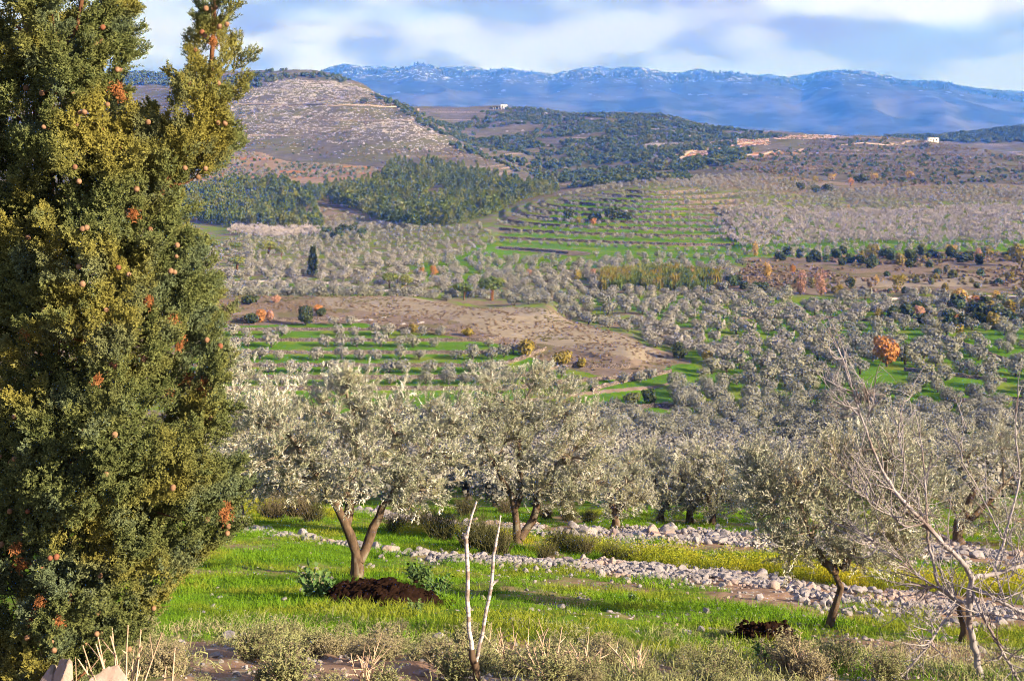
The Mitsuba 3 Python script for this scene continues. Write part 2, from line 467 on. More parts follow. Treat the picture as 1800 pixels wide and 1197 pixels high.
def m_dead(p, n, uv):
    b = noise(p.x * 25, p.y * 25, p.z * 25)
    return mix((.17, .06, .025), (.34, .16, .07), b)


def m_cone(p, n, uv):
    b = noise(p.x * 60, p.y * 60, p.z * 60); a = noise(p.x * 9, p.y * 9, p.z * 9)
    return mix(mix((.13, .075, .045), (.29, .185, .12), b), (.17, .065, .04), smoothstep(.6, .75, a) * .8)


def m_grass(p, n, uv):
    a = fbm(p.x * .55, p.y * .55, 0.0, 3); b = noise(p.x * 12, p.y * 12, p.z * 12)
    g = mix((.055, .14, .010), (.17, .30, .025), b)
    return mix(g, (.23, .25, .035), smoothstep(.46, .68, a) * .75)


def m_yellow(p, n, uv):
    b = noise(p.x * 15, p.y * 15, p.z * 15); a = noise(p.x * 1.1, p.y * 1.1, 0.0)
    return mix(mix((.12, .19, .02), (.34, .34, .035), b), (.42, .36, .03), smoothstep(.5, .8, a) * .6)


def m_broom(p, n, uv):
    b = noise(p.x * 20, p.y * 20, p.z * 5); a = noise(p.x * .8, p.y * .8, 0.0)
    return mix(mix((.035, .042, .018), (.105, .105, .05), b), (.13, .105, .075), smoothstep(.4, .8, a) * .8)


def m_thorn(p, n, uv):
    a = fbm(p.x * 1.4, p.y * 1.4, p.z, 2); b = noise(p.x * 40, p.y * 40, p.z * 40)
    g = mix((.12, .15, .055), (.30, .31, .16), b)
    return mix(g, (.27, .22, .16), smoothstep(.5, .7, a) * .6)


def m_dry(p, n, uv):
    b = noise(p.x * 12, p.y * 12, p.z * 3)
    return mix((.34, .24, .17), (.60, .48, .38), b)


def m_heath(p, n, uv):
    a = noise(p.x * .12, p.y * .12, 0.0); b = noise(p.x * 1.4, p.y * 1.4, p.z)
    return mix(mix((.125, .095, .07), (.25, .19, .145), b), (.13, .13, .055), smoothstep(.55, .8, a) * .8)


def m_pine(p, n, uv):
    a = noise(p.x * .16, p.y * .16, 0.0); b = noise(p.x * 1.3, p.y * 1.3, p.z * 1.3)
    return mix(mix((.05, .082, .028), (.135, .18, .058), b), (.19, .20, .06), smoothstep(.45, .8, a) * .7)


def m_oak(p, n, uv):
    a = noise(p.x * .11, p.y * .11, 0.0); b = noise(p.x * 1.1, p.y * 1.1, p.z * 1.1)
    return mix(mix((.03, .058, .035), (.085, .12, .065), b), (.12, .125, .055), smoothstep(.5, .85, a) * .7)


def m_bare(p, n, uv):
    a = noise(p.x * .15, p.y * .15, 0.0); b = noise(p.x * 2, p.y * 2, p.z * 2)
    return mix((.225, .21, .235), (.42, .395, .43), a * .4 + b * .6)


def leafmat(name, lo, hi):
    mat(name, lambda p, n, uv, lo=lo, hi=hi: mix(lo, hi, noise(p.x * 1.7, p.y * 1.7, p.z * 1.7)))


for nm, fn in (('m_near', m_near), ('m_valley', m_valley), ('m_hill', m_hill), ('m_mount', m_mount), ('m_rock', m_rock), ('m_farrock', m_farrock), ('m_redrock', m_redrock),
               ('m_wall', m_wall), ('m_soil', m_soil), ('m_bark', m_bark), ('m_palebark', m_palebark), ('m_whitebark', m_whitebark), ('m_redbark', m_redbark),
               ('m_olive_far', m_olive_far), ('m_dead', m_dead), ('m_cone', m_cone), ('m_broom', m_broom), ('m_dry', m_dry), ('m_heath', m_heath), ('m_pine', m_pine),
               ('m_oak', m_oak), ('m_bare', m_bare), ('m_thorn', m_thorn)):
    mat(nm, fn)
scene['m_olive'] = {'type': 'twosided', 'a': {'type': 'principled', 'base_color': mikit.proc(m_olive_top), 'roughness': .42, 'specular': .5},
                    'b': {'type': 'diffuse', 'reflectance': mikit.proc(m_olive_back)}}
for nm, fn, k in (('m_cypress', m_cypress, .12), ('m_grass', m_grass, .5), ('m_yellow', m_yellow, .5)):
    scene[nm] = {'type': 'principledthin', 'base_color': mikit.proc(fn), 'roughness': .6, 'diff_trans': k, 'spec_trans': 0.0}
leafmat('m_orange', (.26, .12, .04), (.46, .23, .085))
leafmat('m_gold', (.28, .18, .05), (.48, .33, .10))
leafmat('m_pink', (.26, .145, .11), (.44, .26, .19))
leafmat('m_ochre', (.13, .12, .03), (.28, .22, .06))
leafmat('m_dark', (.022, .036, .020), (.070, .09, .045))
leafmat('m_weed', (.035, .09, .025), (.13, .20, .07))
mat('m_road', lambda p, n, uv: mix((.40, .35, .33), (.58, .53, .51), fbm(p.x * .5, p.y * .5, 0.0, 2)))
mat('m_track', lambda p, n, uv: mix((.24, .19, .16), (.36, .30, .26), fbm(p.x * .3, p.y * .3, 0.0, 2)))
mat('m_white', lambda p, n, uv: mix((.66, .63, .61), (.80, .78, .76), noise(p.x, p.y, p.z * 3)))
mat('m_twig', lambda p, n, uv: mix((.12, .095, .07), (.30, .25, .20), noise(p.x * 12, p.y * 12, p.z * 6)))
mat('m_void', (.03, .03, .035))
mat('m_blackwood', (.05, .045, .04))
scene['haze'] = {'type': 'cube', 'to_world': T().translate([0, 5830, 290]).scale([9900, 5930, 390]),
                 'bsdf': {'type': 'null'}, 'interior': {'type': 'ref', 'id': 'haze_medium'}}
labels['haze'] = {'label': 'blue air that veils the far hills and mountains', 'category': 'haze', 'kind': 'stuff'}

# ------------------------------------------------------------------ land cover zones (map polygons)
Z_MOUND = zone((330, 525), (420, 518), (560, 515), (700, 521), (850, 541), (1000, 562), (1100, 590), (1195, 628), (1170, 655), (1080, 662), (980, 640), (900, 612), (760, 588), (640, 568), (430, 572), (330, 575), ymin=225, ymax=352)
Z_MOUNDG = zone((330, 572), (640, 566), (760, 586), (900, 610), (980, 640), (1080, 662), (1190, 640), (1270, 650), (1180, 700), (1000, 740), (330, 740), ymin=215, ymax=340)
Z_RIGHTG = zone((1195, 620), (1230, 585), (1150, 555), (1000, 520), (1300, 520), (1560, 525), (1640, 600), (1830, 600), (1830, 880), (1000, 880), (1000, 745), (1180, 700), ymin=60, ymax=460)
Z_MIDG = zone((690, 500), (720, 470), (820, 440), (900, 405), (1000, 352), (1180, 350), (1290, 400), (1330, 440), (1300, 470), (1050, 468), (900, 500), ymin=360, ymax=830)
Z_STRIP = zone((1320, 430), (1830, 420), (1830, 440), (1320, 452), ymin=400, ymax=800)
Z_BARE = zone((1300, 440), (1250, 400), (1290, 372), (1480, 378), (1840, 365), (1840, 428), (1500, 430), ymin=420, ymax=900)
Z_LEFTG = zone((360, 500), (480, 492), (640, 503), (700, 520), (480, 512), ymin=350, ymax=480)
Z_TAN = zone((560, 515), (700, 521), (850, 541), (1000, 562), (1100, 590), (1190, 630), (1120, 632), (1000, 612), (850, 582), (700, 550), (560, 538), ymin=240, ymax=352)
Z_TAN2 = zone((330, 455), (660, 462), (640, 480), (330, 485), ymin=360, ymax=700)
Z_TAN3 = zone((1480, 490), (1830, 485), (1830, 500), (1480, 505), ymin=360, ymax=500)
Z_RTERR = zone((1640, 600), (1700, 560), (1830, 570), (1830, 720), (1650, 690), ymin=200, ymax=400)
Z_ROCK1 = zone((420, 160), (500, 138), (580, 145), (640, 178), (700, 215), (760, 260), (700, 262), (560, 240), (420, 240), ymin=1000, ymax=1750)
Z_ROCK2 = zone((1100, 262), (1130, 225), (1230, 225), (1300, 245), (1220, 270), (1150, 290), ymin=1000, ymax=1800)
Z_RED1 = zone((300, 262), (440, 268), (560, 286), (700, 300), (710, 318), (560, 322), (430, 326), (300, 330), ymin=880, ymax=1250)
Z_RED2 = zone((1200, 278), (1270, 248), (1340, 244), (1345, 254), (1300, 258), (1240, 275), ymin=1000, ymax=1700)
Z_RED3 = zone((1300, 270), (1370, 262), (1400, 268), (1310, 280), ymin=1000, ymax=1500)
Z_PINEA = zone((525, 345), (680, 318), (690, 288), (760, 296), (900, 318), (975, 338), (900, 360), (800, 395), (740, 400), (640, 372), ymin=600, ymax=1100)
Z_PINEB = zone((330, 345), (420, 322), (500, 330), (545, 372), (560, 405), (480, 405), (330, 385), ymin=600, ymax=1000)
Z_THICK = zone((1058, 512), (1050, 488), (1130, 478), (1260, 486), (1262, 512), ymin=380, ymax=560)
Z_SHRUB = zone((1320, 455), (1830, 440), (1830, 520), (1600, 524), (1280, 515), ymin=395, ymax=600)

# ------------------------------------------------------------------ ground sheets
SCOL = (np.concatenate([[-2600, -1800, -1200, -850, -600, -450, -330], np.linspace(-250, 2050, 400), [2130, 2250, 2400, 2650, 3000, 3600, 4400]]) - CX) / F


def sheet(Y, cov, matname, side=9.0):
    Yg, Sg = np.meshgrid(Y, SCOL[np.abs(SCOL) < side], indexing='ij')
    Xg = Sg * np.maximum(Yg, 9.0)
    Zg = H(Xg, Yg)
    v = np.stack([Xg, Yg, Zg], -1).reshape(-1, 3)
    R, C = Yg.shape
    i, j = np.meshgrid(np.arange(R - 1), np.arange(C - 1), indexing='ij')
    a = (i * C + j).ravel()
    f = np.stack([a, a + 1, a + C + 1, a + C], -1)
    return mikit.ply((v, f), matname, smooth=True, uv=cov(v[:, 0], v[:, 1]))


def blur_in(zs, X, Y, wob, scale):
    r = np.zeros(len(X))
    for z in zs: r = np.maximum(r, inside(z, X, Y, wob, scale))
    return r


def path_dist(X, Y, pts): return shapely.distance(shapely.LineString(pts), shapely.points(X, Y))


BAND1 = [hit(*p)[:2] for p in ((300, 905), (480, 935), (640, 962), (800, 980), (900, 985), (1050, 990), (1150, 1002), (1300, 1016), (1400, 1030), (1500, 1042), (1650, 1062), (1850, 1090))]
BAND2 = [hit(*p)[:2] for p in ((560, 893), (750, 915), (930, 930), (1050, 938), (1200, 945), (1300, 950), (1440, 958), (1600, 960), (1850, 985))]


def band_width(px, which): return np.interp(px, [560, 900, 1100, 1400, 1850], [.30, .55, 1.0, 1.9, 2.2] if which == 1 else [.5, .8, 1.9, 2.2, 2.4])


def cov_near(X, Y):
    P = np.stack([X, Y, X * 0], -1)
    u = .80 + (meshkit.fbm(P * .45, 3, 41) - .5) * 1.3
    px, row = CX + F * X / np.maximum(Y, 3), HY - F * base_h(X, Y) / np.maximum(Y, 3)
    u = u - .40 * sm(0, 1, np.clip((14.5 - Y) / 4, 0, 1))
    u = u - .22 * sm(700, 1000, px) - .75 * sm(600, 1050, px) * np.exp(-(path_dist(X, Y, BAND1) / band_width(px, 1)) ** 2 / 1.6) - .92 * np.exp(-(path_dist(X, Y, BAND2) / band_width(px, 2)) ** 2 / 1.6)
    return np.stack([np.clip(u, 0, 1), u * 0], -1)


def cov_valley(X, Y):
    u = .47 * np.ones(len(X))
    for z, w, val in ((Z_BARE, 8, .55), (Z_RIGHTG, 8, .92), (Z_MIDG, 12, .92), (Z_MOUNDG, 3, .85), (Z_STRIP, 5, .9), (Z_LEFTG, 5, .8), (Z_RTERR, 3, .98)):
        u = np.where(inside(z, X, Y, w, 22), val, u)
    u = np.where((Y < 110), .7, u) - .3 * sm(740, 800, Y)
    u = np.where(inside(Z_MOUND, X, Y, 2.5, 12) | inside(Z_SHRUB, X, Y, 6, 20), .03, u)
    v = blur_in((Z_TAN, Z_TAN2, Z_TAN3), X, Y, 4, 15)
    t = base_h(X, Y) / terrace_step(X, Y)
    ris = (t - np.floor(t) > .91) & (terrace_mask(X, Y) > .5)
    u = np.where(ris, .05, u)
    return np.stack([u, v * .9], -1)


def cov_hill(X, Y):
    P = np.stack([X, Y, X * 0], -1)
    u = .10 + blur_in((Z_ROCK1, Z_ROCK2), X, Y, 70, 90) * (.10 + .6 * meshkit.fbm(P / 60, 3, 42))
    return np.stack([u, blur_in((Z_RED1, Z_RED2, Z_RED3), X, Y, 10, 40)], -1)


structure('ground', sheet(np.concatenate([np.linspace(-70, 1.5, 12), np.exp(np.linspace(math.log(2.5), math.log(60), 270))]), cov_near, 'm_near'),
          'stony green meadow slope in the foreground', 'ground')
structure('valley', sheet(np.concatenate([np.linspace(60, 215, 90), np.linspace(215.5, 350, 290), np.exp(np.linspace(math.log(351), math.log(900), 300))]), cov_valley, 'm_valley'),
          'green and brown valley floor planted with olives', 'valley')
structure('hill', sheet(np.exp(np.linspace(math.log(900), math.log(4600), 380)), cov_hill, 'm_hill', .83), 'stony mauve and wooded hills beyond the valley', 'hill')
structure('mountain', sheet(np.linspace(4600, 11600, 190), lambda X, Y: np.zeros((len(X), 2)), 'm_mount', .83), 'blue mountain range with snow patches along its crest', 'mountain')

# ------------------------------------------------------------------ prototypes: far vegetation
def group(key, *shapes):
    scene[key] = {'type': 'shapegroup', **{f's{i}': s for i, s in enumerate(shapes)}}
    return key


def olive_crown(seed, n, size):
    r = rng_of(seed)
    k = 7
    ang = r.uniform(0, 6.28, k)
    rad = r.uniform(.5, 1.1, k)
    lobes = [[0, 0, 1.6, 1.75, 1.75, 1.25]] + [[math.cos(a) * q, math.sin(a) * q, r.uniform(1.0, 2.3), *(r.uniform(.8, 1.2, 2)), r.uniform(.7, 1.0)] for a, q in zip(ang, rad)]
    p, nn, _ = shell_points(lobes, n, r, .84)
    p[:, 2] = np.maximum(p[:, 2], .3)
    return cards(p, nn + [0, 0, .15], size, r, .8, .36)


def olive_trunk(seed):
    r = rng_of(seed)
    m = MB()
    m.add(*knotty([(0, 0, -.3), (.08, 0, .35), (-.05, .05, .8)], .24, .17, 5, r, 6))
    for a in r.uniform(0, 6.28, 3):
        m.add(*knotty([(-.05, .05, .72), (math.cos(a) * .45, math.sin(a) * .45, 1.4), (math.cos(a) * .9, math.sin(a) * .9, 2.3)], .13, .05, 5, r, 5))
    return m.get()


NEARC = [group(f'olive_crown_kind_{s}', mikit.ply(olive_crown(s, 1000, .27), 'm_olive_far')) for s in range(6)]
NEART = [group(f'olive_trunk_kind_{s}', mikit.ply(olive_trunk(s), 'm_blackwood', smooth=True)) for s in range(3)]
MIDG = [group(f'olive_mid_kind_{s}', mikit.ply(olive_crown(20 + s, 360, .42), 'm_olive_far'), mikit.ply(olive_trunk(s), 'm_blackwood')) for s in range(4)]
FARG = [group(f'olive_far_kind_{s}', mikit.ply(olive_crown(40 + s, 130, .62), 'm_olive_far')) for s in range(4)]


def ball_bush(seed, n, size, w, h, low=0.0, lob=6, asp=1.0):
    """leafy bush or crown about w wide and h tall standing on the ground"""
    r = rng_of(seed)
    lobes = [[0, 0, low + (h - low) * .5, w * .36, w * .36, (h - low) * .48]]
    for _ in range(lob):
        a, q = r.uniform(0, 6.28), r.uniform(.12, .3) * w
        lobes.append([math.cos(a) * q, math.sin(a) * q, low + (h - low) * r.uniform(.25, .78), w * r.uniform(.16, .26), w * r.uniform(.16, .26), (h - low) * r.uniform(.2, .3)])
    p, nn, _ = shell_points(lobes, n, r, .7)
    p[:, 2] = np.maximum(p[:, 2], .02)
    return cards(p, nn + [0, 0, .2], size, r, asp, .55)


def conifer(seed, n, h, w, size):
    r = rng_of(seed)
    t = r.random(n) ** .75
    z = h * (.08 + .92 * t)
    rad = w * .5 * (1 - t) ** .8 * (.75 + .35 * r.random(n)) + .08
    a = r.uniform(0, 6.28, n)
    p = np.stack([np.cos(a) * rad, np.sin(a) * rad, z], -1)
    d = np.stack([np.cos(a), np.sin(a), .9 + 0 * a], -1)
    nn = np.stack([np.cos(a), np.sin(a), .3 + 0 * a], -1) + r.normal(size=(n, 3)) * .45
    return leaves(p - unit(d) * size * .4, d, nn, size * r.uniform(.7, 1.3, n), size * .6, .1)


PINEG = [group(f'pine_kind_{s}', mikit.ply(conifer(s, 80, 7.5, 4.2, 1.5), 'm_pine')) for s in range(4)]
OAKG = [group(f'oak_kind_{s}', mikit.ply(ball_bush(60 + s, 70, 1.6, 6.5, 4.2), 'm_oak')) for s in range(4)]
HEATHG = [group(f'heath_kind_{s}', mikit.ply(ball_bush(70 + s, 26, .42, 1.15, .5), 'm_heath')) for s in range(4)]
SHRUBG = [group(f'shrub_kind_{s}', mikit.ply(ball_bush(80 + s, 60, .8, 3.2, 2.0), 'm_oak')) for s in range(3)]
ROCKG = [group(f'far_rock_kind_{s}', mikit.ply(rock(90 + s, 1, .6), 'm_farrock')) for s in range(4)]
REDG = [group(f'red_rock_kind_{s}', mikit.ply(rock(95 + s, 1, .6), 'm_redrock')) for s in range(3)]


def bare_crown(seed, n, h, w, thick):
    r = rng_of(seed)
    k = 7
    a = r.uniform(0, 6.28, k)
    e = np.stack([np.cos(a) * w * .33, np.sin(a) * w * .33, h * r.uniform(.65, .9, k)], -1)
    s = np.zeros((k, 3)) + [0, 0, h * .22]
    m = MB()
    m.add(*tubes(bezier(s, s * [1, 1, 1.6] + e * .15, e, 4), np.linspace(thick * 2, thick * .8, 4)[None].repeat(k, 0), 3))
    m.add(*tubes(np.array([[[0, 0, -.2], [0, 0, h * .25]]]), np.array([[thick * 3, thick * 2]]), 4))
    i = r.integers(k, size=n)
    t = r.uniform(.25, 1.0, (n, 1))
    b = s[i] * (1 - t) + e[i] * t
    d = unit(unit(b - [0, 0, h * .3]) + .7 * r.normal(size=(n, 3)) + [0, 0, .5])
    m.add(*leaves(b, d, rand_dirs(n, r), h * r.uniform(.2, .40, n), thick * 5))
    return m.get()


BAREG = [group(f'bare_kind_{s}', mikit.ply(bare_crown(s, 110, 3.7, 4.4, .05), 'm_bare')) for s in range(3)]


def reed(seed):
    r = rng_of(seed)
    n = 46
    b = np.stack([r.normal(0, .9, n), r.normal(0, .9, n), np.zeros(n)], -1)
    d = unit(np.stack([r.normal(0, .13, n), r.normal(0, .13, n), np.ones(n)], -1))
    m = MB()
    L = r.uniform(2.4, 5.2, n)
    m.add(*leaves(b, d, rand_dirs(n, r) * [1, 1, .1], L, .34))
    m.add(*leaves(b + d * L[:, None] * .55, unit(d + r.normal(0, .45, (n, 3))), rand_dirs(n, r), 1.5, .32))
    return m.get()


REEDG = [group(f'reed_kind_{s}', mikit.ply(reed(s), 'm_ochre' if s == 1 else 'm_pine')) for s in range(3)]

# ------------------------------------------------------------------ scatter helpers
def scatter(poly, spacing, rng, jit=.45):
    x0, y0, x1, y1 = poly.bounds
    gx, gy = np.meshgrid(np.arange(x0, x1, spacing), np.arange(y0, y1, spacing))
    X = gx.ravel() + rng.uniform(-jit, jit, gx.size) * spacing
    Y = gy.ravel() + rng.uniform(-jit, jit, gx.size) * spacing
    k = shapely.contains_xy(poly, X, Y)
    return X[k], Y[k]


def clumpy(X, Y, scale, thr, seed): return meshkit.fbm(np.stack([X / scale, Y / scale, X * 0], -1), 3, seed) > thr


def in_view(X, Y, pad=60):
    px = CX + F * X / Y
    return (px > -pad) & (px < 1800 + pad)


def hidden_by_near(X, Y, h=3.0):
    """things that stand wholly below the sight line over the foreground brow, or left behind the cypress"""
    px, row = CX + F * X / Y, HY - F * (H(X, Y) + h) / Y
    return (row > 930) | (px < 300)


# ------------------------------------------------------------------ olive trees of the valley
rv = rng_of(100)
EXCL = shapely.union_all([Z_MOUND, Z_SHRUB, Z_PINEA, Z_PINEB, Z_THICK])
ROADS = {'road': [hit(*p, ymin=380)[:2] for p in ((330, 502), (420, 496), (480, 494), (560, 497), (640, 505), (690, 513), (735, 521))],
         'road_001': [hit(*p, ymin=380)[:2] for p in ((1560, 525), (1620, 524), (1700, 522), (1760, 521), (1860, 521))]}
road_lines = shapely.union_all([shapely.LineString(p).buffer(4.5) for p in ROADS.values()])
Z_OLIVE = zone((300, 478), (400, 425), (480, 405), (530, 365), (600, 370), (800, 402), (900, 385), (985, 345), (1150, 316), (1300, 308), (1400, 318), (1480, 334), (1600, 330), (1840, 332), (1840, 420), (1840, 900), (300, 900), ymin=62, ymax=980)
Z_BAREL = zone((400, 412), (420, 398), (545, 402), (560, 415), (480, 422), ymin=550, ymax=900)
xs, ys = [], []
yy = 66.0
while yy < 960:
    n = int(0.96 * yy / (4.3 if yy < 450 else 5.0)) + 2
    row = np.linspace(-.50 * yy, .50 * yy, n)
    row = row + rv.uniform(-1.5, 1.5, n)
    xs.append(row); ys.append(yy + rv.uniform(-1, 1, n) * (1.4 if yy < 300 else .7) + 2.2 * np.sin(row / 23.0))
    yy += 5.0 if yy < 305 else 8.6
ox, oy = np.concatenate(xs), np.concatenate(ys)
keep = inside(Z_OLIVE, ox, oy, 3, 15) & ~inside(EXCL, ox, oy, 3, 12) & ~shapely.contains_xy(road_lines, ox, oy) & in_view(ox, oy) & ~hidden_by_near(ox, oy)
keep &= ~(inside(Z_BARE, ox, oy, 8, 30) | inside(Z_BAREL, ox, oy, 5, 20))
keep &= rv.random(len(ox)) < np.where(inside(Z_RTERR, ox, oy), .62, np.where(inside(Z_MIDG, ox, oy), .85, .97))
keep &= meshkit.fbm(np.stack([ox / 28, oy / 28, ox * 0], -1), 3, 77) > np.where(oy < 305, .22, .27)
keep &= ~(terrace_mask(ox, oy) > .35)
ox, oy = ox[keep], oy[keep]


def contours(cols, Yl, step, frac):
    """the lines along which the unterraced slope crosses (level + frac) * step, cut into unbroken runs"""
    out = {}
    for c in cols:
        x = (c - CX) / F * Yl
        z = base_h(x, Yl) / step - frac
        mk = terrace_mask(x, Yl)
        for L in range(int(np.ceil(z.min())), int(np.floor(z.max())) + 1):
            i = int(np.argmax(z >= L))
            if i and mk[i] > .6: out.setdefault(L, []).append((c, x[i], Yl[i]))
    runs = []
    for L in sorted(out):
        pts = np.array(out[L])
        for seg in np.split(pts, np.where((np.diff(pts[:, 0]) > 9) | (np.abs(np.diff(pts[:, 2])) > 5))[0] + 1):
            if len(seg) > 8: runs.append(seg[:, 1:])
    return runs


MOUND_T = (np.arange(340, 1190, 4.0), np.arange(224, 322, .25), .62)
HILL_T = (np.arange(850, 1300, 4.0), np.arange(530, 745, .5), 1.7)
for (cols, Yl, st), gap_, drop in ((MOUND_T, 4.1, .06), (HILL_T, 4.7, .05)):
    for fr_ in ((.38,) if st < 1 else (.42,)):
        for run in contours(cols, Yl, st, fr_):
            ls = shapely.LineString(run)
            q = np.array([ls.interpolate(d).coords[0] for d in np.arange(rv.uniform(0, gap_), ls.length, gap_)])
            q = q[rv.random(len(q)) > drop] if len(q) else q.reshape(0, 2)
            ox, oy = np.r_[ox, q[:, 0] + rv.uniform(-.9, .9, len(q))], np.r_[oy, q[:, 1] + rv.uniform(-.5, .5, len(q))]
k = ~(inside(Z_MOUND, ox, oy, 2, 12) & (oy < 352)) & ~inside(Z_THICK, ox, oy)
ox, oy = ox[k], oy[k]
oz = H(ox, oy)
osz = rv.uniform(.72, 1.15, len(ox)) * np.where(oy > 480, .9, np.where(terrace_mask(ox, oy) > .5, .95, 1.06))
